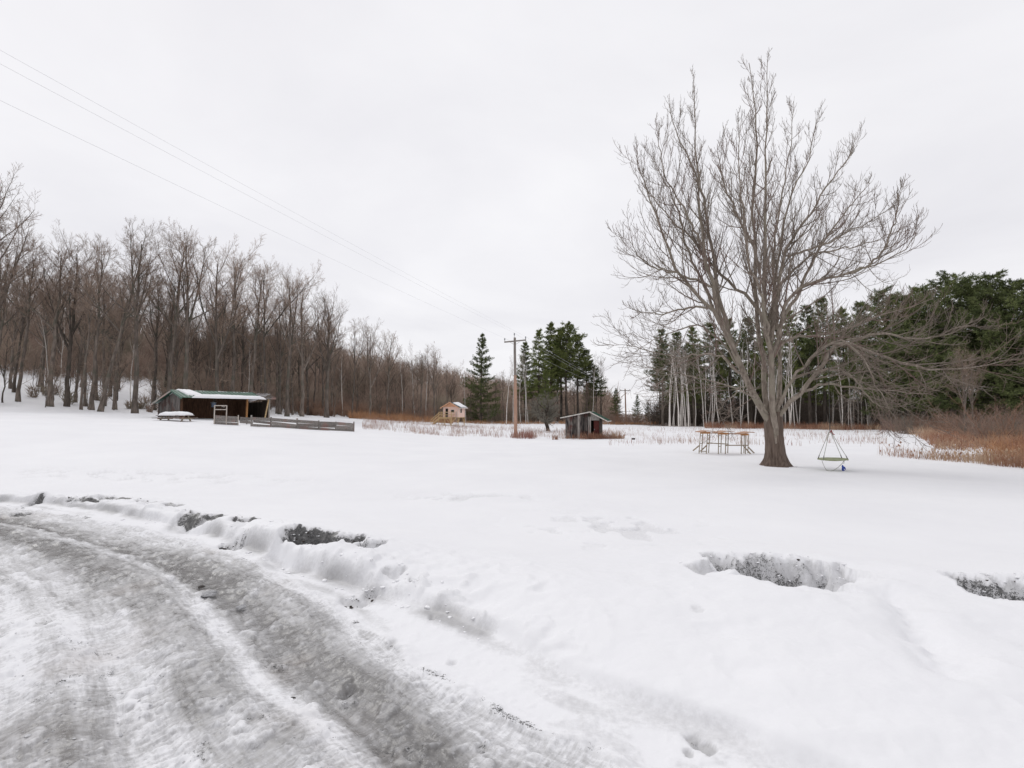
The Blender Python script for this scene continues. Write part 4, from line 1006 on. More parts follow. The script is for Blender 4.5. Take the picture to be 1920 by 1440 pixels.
# --- birches near the stilt house and pole
for px, Y, top, kind, lab in [
    (754, 95, 660, "birch_b", "white birch left of the little stilt house, left one of the pair there"),
    (778, 96, 648, "birch_a", "white birch with a bend left of the little stilt house"),
    (799, 97, 652, "birch_d", "thin white birch right beside the stilt house stairs"),
    (642, 84, 655, "birch_d", "slim pale birch by the right end of the board fence"),
    (949, 88, 672, "birch_c", "bare white forked snag just left of the utility pole"),
    (962, 96, 684, "birch_b", "white birch right behind the utility pole"),
    (976, 100, 668, "birch_d", "thin white birch right of the utility pole"),
    (986, 98, 662, "birch_b", "white birch in front of the middle pines, left of its twin"),
    (990, 104, 665, "birch_a", "white birch in front of the middle pines, twin of the one beside it"),
    (873, 99, 700, "birch_d", "faint pale birch behind the stilt house roof"),
    (1110, 112, 668, "birch_a", "pale leafless birch at the right foot of the middle pines"),
    (1128, 118, 664, "forest_e", "pale bare tree leaning out at the right end of the middle pines"),
    (90, 60, 590, "birch_c", "white leaning birch among the dark trunks at the left"),
    (112, 62, 600, "birch_b", "white birch with peeling trunk among the dark trunks at the left"),
    (245, 62, 610, "birch_c", "white slanting birch left of the double stemmed tree"),
    (462, 70, 640, "birch_d", "thin white birch behind the barn roof"),
]: plant(kind, lab, "tree", px, Y, top=top, name="birch_tree" if kind.startswith("birch") else "bare_tree", group="scattered birches in front of the brown wood" if kind.startswith("birch") else None)

# --- evergreens in the middle
MID = [(902, 104, 620, "pine_f", 1.0, "dark spruce like evergreen standing alone left of the utility pole"),
       (985, 112, 636, "pine_a", 1.0, "evergreen just right of the utility pole top, leftmost of the middle clump"),
       (1008, 108, 612, "pine_a", 1.0, "tall pointed evergreen of the middle clump, second from its left"),
       (1032, 112, 600, "pine_a", 1.1, "tallest pointed evergreen of the middle clump"),
       (1052, 118, 612, "pine_d", 1.2, "evergreen behind the gap between the two highest tops"),
       (1064, 110, 604, "pine_b", 1.2, "broad bright evergreen with double top in the middle clump"),
       (1084, 114, 622, "pine_d", 1.2, "evergreen right of the broad double topped one"),
       (1100, 116, 652, "pine_d", 1.2, "shorter evergreen on the right shoulder of the middle clump"),
       (1118, 116, 688, "pine_d", 1.3, "lowest evergreen on the right edge of the middle clump"),
       (1022, 102, 690, "pine_a", 0.9, "short evergreen standing low in front of the middle clump"),
       (1104, 122, 716, "pine_e", 0.7, "dark evergreen filling the right foot of the middle clump"),
       (1046, 128, 640, "pine_d", 1.1, "dark evergreen hidden behind the middle clump"),
       (1155, 128, 726, "pine_f", 1.0, "small dark evergreen just left of the far utility pole"),
       (1195, 140, 738, "pine_f", 1.0, "small faint evergreen just right of the far utility pole"),
       (1215, 138, 752, "pine_f", 1.1, "smallest evergreen by the left end of the birch stand")]
for px, Y, top, kind, sx, lab in MID:
    plant(kind, lab, "tree", px, Y, top=top, name="pine_tree", group="evergreens in the middle of the picture", sx=sx)

# --- the pine stand on the right
RIGHT = [(1243, 84, 612, "pine_d", "slim pointed pine at the left end of the right stand"),
         (1272, 86, 618, "pine_d", "second pointed pine from the left end of the right stand"),
         (1303, 84, 606, "pine_a", "pine behind the outer left branches of the maple"),
         (1335, 86, 600, "pine_d", "pine above the wooden climbing platforms"),
         (1372, 84, 590, "pine_a", "pine behind the maple's big left limb"),
         (1408, 86, 590, "pine_d", "pine just left of the maple trunk"),
         (1448, 82, 584, "pine_a", "pine straight behind the maple trunk"),
         (1485, 80, 575, "pine_a", "pine just right of the maple trunk"),
         (1520, 78, 566, "pine_d", "pine behind the maple's right limb"),
         (1548, 76, 552, "pine_d", "pine above the round swing"),
         (1585, 74, 572, "pine_a", "pine right of the swing rope"),
         (1622, 72, 560, "pine_d", "pine behind the drooping right branches"),
         (1665, 68, 536, "pine_e", "dark pine where the stand steps up towards the right"),
         (1700, 66, 548, "pine_b", "pine between the dark step up pine and the broad bright one"),
         (1735, 64, 532, "pine_e", "broad pine left of the tall bushy pair at the right"),
         (1790, 60, 508, "pine_e", "tall bushy pine, left one of the highest pair at the right"),
         (1835, 62, 520, "pine_b", "pine between the highest bushy pair at the right"),
         (1872, 58, 506, "pine_e", "tall bushy pine, right one of the highest pair at the right"),
         (1930, 56, 516, "pine_e", "bushy pine cut by the right edge of the picture"),
         (1985, 56, 505, "pine_e", "bushy pine mostly beyond the right edge of the picture")]
for px, Y, top, kind, lab in RIGHT:
    plant(kind, lab, "tree", px, Y, top=top, name="pine_tree", group="pines of the right stand", sx=RNG.uniform(1.0, 1.25))
fill(22, 1225, 1660, 88, 108, ["pine_d", "pine_a", "pine_d"], 12.5, 15.5, "deep dark pine", "pines deep inside the right stand", land=LAND_RIGHT, name="pine_tree", seed=11, gap=2.2)
fill(34, 1240, 1720, 104, 136, ["pine_c", "pine_f", "pine_e"], 7, 13, "low back row pine", "low pines at the back of the right stand", land=LAND_RIGHT, name="pine_tree", seed=12, gap=2.6)
fill(16, 1660, 2080, 62, 92, ["pine_e", "pine_c", "pine_b"], 12, 17.5, "dense dark pine", "pines in the thick of the right stand", land=LAND_RIGHT, name="pine_tree", seed=13, gap=3.0)
twig_mass("undergrowth", scatter(420, 1225, 1990, 88, 134, 3.0, 9.5, 34), "wood_dark", 110, width=0.035, seed=35)

# --- the row of white birches in front of it
rb = random.Random(77)
row = sorted(rb.uniform(1238, 1700) for _ in range(76))
row = [p + (rb.uniform(-3, 3)) for p in row]
spots = [(px, 80 - (px - 1240) * 0.018 + rb.uniform(-4, 5)) for px in row]
for (px, Y), lab in zip(spots, name_by("thin white birch", spots, LAND_RIGHT)):
    plant(rb.choice(["birch_a", "birch_c", "birch_b", "birch_c", "birch_d", "birch_a"]), lab, "tree", px, Y, H=rb.uniform(9.5, 13.5),
          name="birch_tree", group="white birches in front of the right pines", sx=rb.uniform(0.75, 1.25), rz=rb.choice([0, 0, 0, 0.6, -0.7, 3.0]), tilt=(0, rb.uniform(-0.03, 0.03)))

# --- scrub at the right edge and single shrubs
plant("forest_round", "grey multi stemmed bare small tree at the foot of the right pines", "tree", 1812, 42, top=640, name="bare_tree", group=None, sx=0.8)
plant("forest_c", "slender grey bare small tree right behind the multi stemmed one", "tree", 1826, 44, top=655, name="bare_tree", sx=0.8)
rs = random.Random(9)
spots = []
for i in range(46):
    px = rs.uniform(1660, 2020); Y = rs.uniform(34, 60)
    if px < 1760: Y = rs.uniform(52, 66)
    spots.append((px, Y))
for (px, Y), lab in zip(spots, name_by("reddish brown twiggy shrub", spots, LAND_RIGHT, "near")):
    plant(rs.choice(["shrub_red", "shrub_grey", "shrub_brown", "shrub_brown"]), lab, "shrub", px, Y, H=rs.uniform(1.8, 3.5) * (0.8 if px < 1760 else 1.0),
         name="bare_shrub", group="twiggy shrubs behind the rusty grass", parts=("stems", "crown"), sx=rs.uniform(0.9, 1.4))
spots = [(rs.uniform(1128, 1250), rs.uniform(96, 132)) for i in range(24)]
for (px, Y), lab in zip(spots, name_by("low reddish shrub", spots, LAND_MID, "by")):
    plant(rs.choice(["shrub_red", "shrub_brown"]), lab, "shrub", px, Y, H=rs.uniform(1.6, 3.4), name="bare_shrub",
         group="low shrubs by the far pole", parts=("stems", "crown"), sx=1.3)

def apple_tree():
    X = x_at(1028, 62); Y = 62; z = zg(X, Y)
    o = thing("apple_tree", "small dark round crowned old apple tree left of the weathered shed", "tree", (X, Y, z)); o.scale = (1.45, 1.45, 1.3)
    rng = np.random.default_rng(55)
    P = np.array([[(0, 0, -.2), (-.06, 0, .35), (-.2, 0, .8), (-.28, .05, 1.2), (-.2, .1, 1.7), (-.1, .1, 2.3)]], float)
    R = np.array([[.19, .155, .14, .12, .09, .05]])
    l1 = grow(rng, P, R, np.array([2.6]), 16, (.35, 1), 1.0, .85, 8, up=.45, wig=.16, rf=.6, rtip=.012, shape=.3, down=.3)
    V, F = join([tubes(P, R, 9), tubes(*l1[:2], 5)])
    link_mesh("trunk", mesh_from("apple_trunk", V, [F], "wood_dark"), o)
    l2 = grow(rng, *l1, 12, (.15, 1), .8, .5, 6, up=.3, wig=.16, rf=.6, rtip=.008, down=.2)
    l3 = grow(rng, *l2, 8, (.15, 1), .8, .45, 5, up=.3, wig=.15, rf=.6, rtip=.007)
    l4 = grow(rng, *l3, 3, (.15, 1), .8, .5, 3, up=.3, wig=.15, rf=.7, rtip=.006)
    V, F = join([tubes(*l2[:2], 4), tubes(*l3[:2], 3), tubes(*l4[:2], 3)])
    link_mesh("crown", mesh_from("apple_crown", V, [F], "brush_grey"), o)
apple_tree()

# --- dry grass and weeds standing through the snow
def grass(name, n, mat, inside, h0, h1, seed, width=0.012, clump=0.0, x0=0, x1=1920, y0=40, y1=60, lean=0.25, heads=0.0):
    rng = np.random.default_rng(seed); xs, ys = [], []
    tot = 0
    while tot < n:
        Y = np.exp(rng.uniform(math.log(y0), math.log(y1), 4 * n)); px = rng.uniform(x0, x1, 4 * n)
        X = (px - 960) / 960 * Y
        k = inside(px, Y) 
        if clump > 0: k = k & (fbm(X * 0.8, Y * 0.55, 3, seed) + rng.normal(0, 0.05, len(X)) > clump)
        X, Y = X[k], Y[k]
        xs.append(X); ys.append(Y); tot += len(X)
        if len(xs) > 40: break
    X = np.concatenate(xs)[:n]; Y = np.concatenate(ys)[:n]; n = len(X)
    z = z_base(X, Y) - 0.03
    h = rng.uniform(h0, h1, n) * (0.6 + 0.8 * fbm(X * 0.5, Y * 0.5, 2, seed + 3)); a = rng.random(n) * 6.283; ln = np.abs(rng.normal(0, lean, n))
    p0 = np.stack([X, Y, z], 1); d = np.stack([np.cos(a) * ln, np.sin(a) * ln, np.ones(n)], 1)
    p1 = p0 + d * (h * 0.6)[:, None]; d2 = d + np.stack([np.cos(a) * ln, np.sin(a) * ln, -0.2 * np.ones(n)], 1); p2 = p1 + d2 * (h * 0.4)[:, None]
    b = rng.random(n) * 6.283; w = width * rng.uniform(0.6, 1.5, n)
    sd = np.stack([np.cos(b) * w, np.sin(b) * w, 0 * b], 1)
    V = np.stack([p0 - sd, p0 + sd, p1 + sd * .8, p1 - sd * .8, p2], 1).reshape(-1, 3); o = np.arange(n)[:, None] * 5
    F4 = o + np.array([[0, 1, 2, 3]]); F3 = o + np.array([[3, 2, 4]])
    if heads > 0:
        m = rng.random(n) < heads; hp = p2[m]; k = len(hp); q = 0.03 + 0.02 * rng.random((k, 1))
        ex = np.array([[1, 0, 0]]); ez = np.array([[0, 0, 1.6]]); ey = np.array([[0, 1, 0]])
        HV = np.stack([hp - ez * q, hp + ex * q, hp + ey * q, hp - ex * q, hp - ey * q, hp + ez * q], 1).reshape(-1, 3)
        ho = len(V) + np.arange(k)[:, None] * 6
        HF = np.concatenate([ho + np.array([[0, i, j]]) for i, j in ((2, 1), (3, 2), (4, 3), (1, 4))] + [ho + np.array([[5, i, j]]) for i, j in ((1, 2), (2, 3), (3, 4), (4, 1))])
        V = np.concatenate([V, HV]); F3 = np.concatenate([F3, HF])
    tag(link_mesh(name, mesh_from(name, V, [F4, F3], mat, False)), kind="stuff")
grass("dry_grass", 4600, "grass_pale", lambda px, Y: Y < 46 + (1160 - px) * 0.055 + 14, 0.25, 0.75, 61, x0=680, x1=1165, y0=44, y1=84, clump=0.52, width=0.009)
grass("dry_grass", 2400, "grass_pale", lambda px, Y: Y > 33, 0.2, 0.6, 62, x0=1140, x1=1660, y0=32, y1=72, clump=0.54, width=0.008)
grass("dry_grass", 4600, "grass_orange", lambda px, Y: np.abs(Y - (78 + (px - 660) * 0.075)) < 4.5, 0.3, 1.5, 63, x0=655, x1=850, y0=70, y1=98, clump=0.44, width=0.014, lean=0.4)
grass("dry_grass", 3000, "grass_orange", lambda px, Y: np.abs(Y - 99) < 4, 0.3, 0.9, 64, x0=840, x1=1240, y0=92, y1=106, clump=0.50, width=0.016)
grass("dry_grass", 8000, "grass_red", lambda px, Y: np.abs(Y - (76 - (px - 1320) * 0.02)) < 4, 0.3, 1.1, 65, x0=1320, x1=1760, y0=58, y1=80, clump=0.36, width=0.016)
FRONT = lambda px: 25.5 - (px - 1640) * 0.0225
grass("dry_grass", 2100, "grass_red", lambda px, Y: (Y > FRONT(px)) & (Y < FRONT(px) + 2.2) & (np.random.default_rng(3).random(len(px)) < 0.12 + (px - 1640) / 130.0), 0.25, 0.8, 66, x0=1640, x1=2050, y0=15, y1=30, clump=0.40, width=0.007, heads=0.12)
grass("dry_grass", 13000, "grass_red", lambda px, Y: (Y > FRONT(px) + 7.5 - np.clip((px - 1850) * 0.05, 0, 6) + np.maximum(0, 1750 - px) * 0.4) & (Y > 24), 0.4, 1.05, 67, x0=1690, x1=2100, y0=20, y1=56, clump=0.30, width=0.012, lean=0.5)
grass("dry_grass", 2600, "grass_orange", lambda px, Y: (px > 1840) & (Y > FRONT(px) + 0.6), 0.6, 1.2, 68, x0=1840, x1=2100, y0=16, y1=40, clump=0.34, width=0.010, lean=0.5)
grass("dry_grass", 1000, "grass_red", lambda px, Y: np.abs(Y - 43.6 - (px - 1090) * 0.012) < 0.75, 0.2, 0.75, 69, x0=1035, x1=1170, y0=42, y1=46, width=0.013, clump=0.35)
grass("dry_grass", 420, "grass_pale", lambda px, Y: np.hypot(px - 982, (Y - 46) * 10) < 26, 0.25, 0.9, 70, x0=950, x1=1010, y0=43, y1=49, width=0.012)

# ---------------------------------------------------------------- buildings and yard things
def part_box(name, parent, mat, c, size, rot=None):
    return MB().box(c, size, rot).build(name, mat, parent)
def part_bar(name, parent, mat, p, q, w, h, up=(0, 0, 1)):
    return MB().bar(p, q, w, h, up).build(name, mat, parent)
def snow_slab(name, parent, corners, thick, seed, n=(28, 12), edge=0.16):
    """a soft slab of snow lying on the four-cornered patch corners (p00, p10, p11, p01)"""
    rng = np.random.default_rng(seed); c = [np.array(p, float) for p in corners]
    nx, ny = n; u = np.linspace(0, 1, nx); v = np.linspace(0, 1, ny); U, W = np.meshgrid(u, v)
    eu = 0.05 * (fbm(W * 5 + seed, W * 0, 2, seed) - 0.5); ev = 0.16 * (fbm(U * 9 + seed, U * 0 + 3, 3, seed + 1) - 0.5)
    U2 = U + eu * (1 - 2 * U) * -1 * (np.abs(U - .5) * 2) ** 4; W2 = W + ev * (np.abs(W - .5) * 2) ** 3
    P = ((1 - U2) * (1 - W2))[..., None] * c[0] + (U2 * (1 - W2))[..., None] * c[1] + (U2 * W2)[..., None] * c[2] + ((1 - U2) * W2)[..., None] * c[3]
    prof = np.clip(np.minimum(np.minimum(U, 1 - U) / (edge * 0.6), np.minimum(W, 1 - W) / edge), 0, 1) ** 0.45
    T = P.copy(); T[..., 2] += thick * prof * (0.8 + 0.45 * fbm(U * 6, W * 3, 3, seed + 2)) + 0.004
    Bt = P.copy(); Bt[..., 2] -= 0.02
    V = np.concatenate([T.reshape(-1, 3), Bt.reshape(-1, 3)]); m = nx * ny; idx = np.arange(m).reshape(ny, nx)
    Q = np.stack([idx[:-1, :-1], idx[:-1, 1:], idx[1:, 1:], idx[1:, :-1]], -1).reshape(-1, 4)
    ring = np.concatenate([idx[0, :-1], idx[:-1, -1], idx[-1, :0:-1], idx[:0:-1, 0]])
    S = np.stack([ring + m, np.roll(ring, -1) + m, np.roll(ring, -1), ring], -1)
    return link_mesh(name, mesh_from(name, V, [Q, Q[:, ::-1] + m, S], "snow_cap"), parent)

def barn():
    X, Y = x_at(335, 40.0), 40.0
    z0 = zg(X, Y)
    o = thing("barn", "low dark open fronted barn with green metal roof partly under snow", "barn", (X, Y, z0), math.radians(55))
    L, W = 7.3, 4.0
    ridge, re_y, be_y, fe_y = 2.22, 0.9, 4.4, -1.05
    rz = lambda y: ridge - (ridge - 1.60) * (re_y - y) / (re_y - fe_y) if y < re_y else ridge - (ridge - 1.22) * (y - re_y) / (be_y - re_y)
    # gable wall: upright boards, uneven
    r = random.Random(3); y = 0.0
    while y < W - 0.02:
        w = min(r.uniform(0.17, 0.24), W - y); t = rz(y + w / 2) - 0.06
        MB().box((r.uniform(-.006, .006), y + w / 2, (t - 0.4) / 2), (0.03, w - 0.012, t + 0.4)).build("wall_board", "wood_barn", o); y += w
    x = 0.05
    while x < L - .1:
        w = min(r.uniform(0.2, 0.3), L - x); MB().box((x + w / 2, W - .03 + r.uniform(-.006, .006), 0.42), (w - 0.012, 0.03, 1.64)).build("back_board", "wood_dark", o); x += w
    inner = MB()
    x = 0.06
    while x < 5.15:
        w = r.uniform(0.18, 0.26); inner.box((x + w / 2, 1.75 + r.uniform(-.008, .008), 0.75), (w - .01, .03, 2.3)); x += w
    inner.build("inner_wall", "wood_brown", o)
    pw = MB(); y = .05
    while y < 3.8:
        w = r.uniform(.18, .25); pw.box((5.25, y + w / 2, .7), (.03, w - .01, 2.1)); y += w
    pw.build("partition", "wood_brown", o)
    MB().box((0.04, 0.85, 0.8), (0.02, 1.7, 2.0)).build("inner_lining", "wood_brown", o)
    part_bar("post", o, "wood_orange", (5.2, -.04, -.5), (5.24, -.04, 1.72), .13, .12)
    part_bar("post", o, "wood_grey", (7.22, -.02, -.6), (7.22, -.02, 1.72), .12, .12)
    part_bar("post", o, "wood_brown", (0.10, -.05, -.4), (0.10, -.05, 1.85), .13, .12)
    part_bar("post", o, "wood_dark", (2.55, -.05, -.5), (2.55, -.05, 1.80), .13, .12)
    part_bar("post", o, "wood_dark", (7.22, 3.9, -.6), (7.22, 3.9, 1.25), .12, .12)
    part_bar("brace", o, "wood_treated", (6.75, -.10, -.35), (7.12, -.10, 1.68), .10, .09)
    x = 0.05
    while x < 3.85:
        w = min(r.uniform(.2, .3), 3.9 - x); MB().box((7.2 + r.uniform(-.006, .006), x + w / 2, .45), (.03, w - .012, 2.0 if x > 1 else 2.3)).build("end_board", "wood_dark", o); x += w
    part_bar("header_beam", o, "wood_dark", (0, -.12, 1.80), (7.3, -.12, 1.80), .12, .2)
    # roof
    def slope(name, x0, x1, ya, yb, mat, ribs):
        za, zb = rz(ya) + .03, rz(yb) + .03
        m = MB().add([(x0, ya, za), (x1, ya, za), (x1, yb, zb), (x0, yb, zb), (x0, ya, za + .04), (x1, ya, za + .04), (x1, yb, zb + .04), (x0, yb, zb + .04)],
                     [(0, 3, 2, 1), (4, 5, 6, 7), (0, 1, 5, 4), (1, 2, 6, 5), (2, 3, 7, 6), (3, 0, 4, 7)])
        p = m.build(name, mat, o)
        rb = MB(); x = x0 + .15
        while ribs and x < x1:
            rb.bar((x, ya, za + .055), (x, yb, zb + .055), .04, .03); x += .3
        if ribs: rb.build("roof_rib", mat, p)
    slope("roof", -.35, 6.2, fe_y, re_y - .004, "metal_green", True)
    slope("back_roof", -.35, 6.2, re_y, be_y, "metal_green", True)
    for i in range(9):
        yy = -0.15 + i * .5
        MB().box((6.85, yy, rz(yy) + .03), (1.45, .44, .035), Matrix.Rotation(0.0, 3, 'X')).build("roof_board", "wood_grey_flat", o)
    part_bar("fascia", o, "wood_grey_flat", (6.15, -.42, 1.76), (7.6, -.42, 1.76), .05, .17)
    part_bar("verge_board", o, "wood_grey", (-.33, re_y, ridge), (-.33, be_y, 1.2), .04, .14)
    part_bar("verge_board", o, "metal_green", (-.33, fe_y, 1.58), (-.33, re_y, ridge), .04, .12)
    s = lambda x, y, dz=.075: (x, y, rz(y) + dz)
    snow_slab("roof_snow", o, [s(.35, fe_y - .08), s(6.3, fe_y - .08), s(6.3, fe_y + .34), s(.9, fe_y + .50)], .16, 5, (60, 12))
    snow_slab("roof_snow", o, [s(.35, fe_y + .45), s(1.5, fe_y + .45), s(.9, re_y), s(.05, re_y)], .12, 6)
    snow_slab("roof_snow", o, [s(0, re_y - .18), s(6.25, re_y - .14), s(6.25, re_y + 1.6), s(0, re_y + 1.6)], .08, 7, (60, 10))
    snow_slab("roof_snow", o, [(6.2, .5, rz(.5) + .06), (7.55, .5, rz(.5) + .06), (7.55, 3.6, rz(3.6) + .06), (6.2, 3.6, rz(3.6) + .06)], .06, 8)
    snow_slab("roof_snow", o, [s(-.3, 1.6), s(.4, 1.6), s(.4, 2.4), s(-.3, 2.4)], .06, 9)
    # things hung in the barn
    def on(lx, ly, lz):
        return o.matrix_basis @ Vector((lx, ly, lz))
    p = on(2.4, -.2, 1.15)
    b = thing("hanging_feeder", "small dark blue grey covered feeder hanging at the barn opening", "feeder", p)
    MB().tube([(0, 0, -.22), (0, 0, .12)], [.15, .17], 12).build("tub", "plastic_bluegrey", b)
    MB().tube([(0, 0, .12), (0, 0, .16), (0, 0, .24)], [.24, .22, .03], 12).build("lid", "metal_grey", b)
    MB().tube([(0, 0, .24), (0, 0, .56)], [.008, .008], 5).build("hanger", "rope_dark", b)
    b = thing("wall_notice", "small white board nailed inside the barn opening", "sign", on(4.1, 1.72, 1.02), math.radians(55))
    MB().box((0, 0, 0), (.30, .02, .13)).build("board", "trim_white", b)
barn_ob = barn()

def picnic_table():
    Y = 36.5; X = x_at(327, Y); z0 = height_at(786, Y)
    o = thing("picnic_table", "picnic table loaded with a thick cushion of snow, half buried beside the barn", "table", (X, Y, z0 - .18), math.radians(-4))
    for i in range(5):
        MB().box((0, -.34 + i * .17, .44), (2.3, .155, .04)).build("table_board", "wood_grey_flat", o)
    for sy in (-1, 1):
        MB().box((0, sy * .66, .27), (2.3, .22, .04)).build("bench", "wood_grey_flat", o)
    for sx in (-.8, .8):
        MB().bar((sx, -.55, -.1), (sx, -.2, .42), .05, .1).bar((sx, .55, -.1), (sx, .2, .42), .05, .1).build("leg", "wood_leg", o)
        MB().bar((sx + .055, -.72, .23), (sx + .055, .72, .23), .05, .09).build("bench_support", "wood_leg", o)
    snow_slab("snow_cushion", o, [(-.98, -.44, .46), (1.05, -.44, .46), (1.05, .44, .46), (-.98, .44, .46)], .24, 15, (30, 14), .3)
picnic_table()

def fence():
    # the pen panel with an upper rail frame
    def post_at(px, Y): 
        X = x_at(px, Y, 1.0); return Vector((X, Y, zg(X, Y)))
    r = random.Random(8)
    a, b = post_at(402, 36.2), post_at(447, 36.9)
    o = thing("pen_panel", "grey board pen panel with an open rail frame on top, in front of the barn", "fence", a)
    d = b - a
    for k in range(3):
        z = .06 + k * .225
        MB().bar(Vector((0, 0, z)), d * 1.0 + Vector((0, 0, z + r.uniform(-.02, .02))), .035, .222).build("board", "wood_grey_flat", o)
    for f, h in ((0.0, 1.32), (0.50, 1.36), (1.0, .72)):
        q = d * f; MB().bar(q + Vector((0, -.06, -.3)), q + Vector((0, -.06, h)), .055, .055).build("post", "wood_pale", o)
    for z in (1.02, 1.30):
        MB().bar(Vector((0, -.06, z)), d * .5 + Vector((0, -.06, z + .05)), .05, .06).build("rail", "wood_pale", o)
    # low boards set back between the two stretches
    a, b = post_at(449, 38.2), post_at(474, 38.6)
    o = thing("low_boards", "two low grey boards closing the gap between pen panel and long fence", "fence", a); d = b - a
    for k, z in enumerate((.16, .42)):
        MB().bar(Vector((0, 0, z)), d + Vector((0, 0, z - .02)), .035, .2).build("board", "wood_grey_flat", o)
    MB().bar(d * .5 + Vector((0, .05, -.3)), d * .5 + Vector((0, .05, .5)), .07, .07).build("post", "wood_grey", o)
    # the long fence
    px = [470, 507, 556, 597, 629, 663]; Ys = [36.8, 37.4, 38.2, 38.9, 39.5, 40.1]
    P = [post_at(x, y) for x, y in zip(px, Ys)]
    o = thing("board_fence", "long low weathered grey board fence running along the snow right of the barn", "fence", P[0]); g = P[0]
    for i in range(5):
        a, b = P[i] - g, P[i + 1] - g
        for k in range(3):
            z = .06 + k * .245
            da, db = r.uniform(-.025, .025), r.uniform(-.03, .03)
            if i == 0 and k == 1:
                a2 = a + (b - a) * .12; MB().bar(a2 + Vector((0, 0, z + .06)), b + Vector((0, 0, z - .02)), .035, .18).build("board", "wood_grey_flat", o); continue
            if i == 1 and k == 1: db -= .07
            MB().bar(a + (b - a) * .006 + Vector((0, r.uniform(-.008, .008), z + da)), b - (b - a) * .006 + Vector((0, r.uniform(-.008, .008), z + db)), .035, r.uniform(.225, .245)).build("board", "wood_grey_flat", o)
    for i, p in enumerate(P):
        q = p - g; MB().bar(q + Vector((0, .06, -.3)), q + Vector((0, .06, r.uniform(.70, .80))), .08, .08).build("post", "wood_dark" if i in (1,) else "wood_grey", o)
fence()

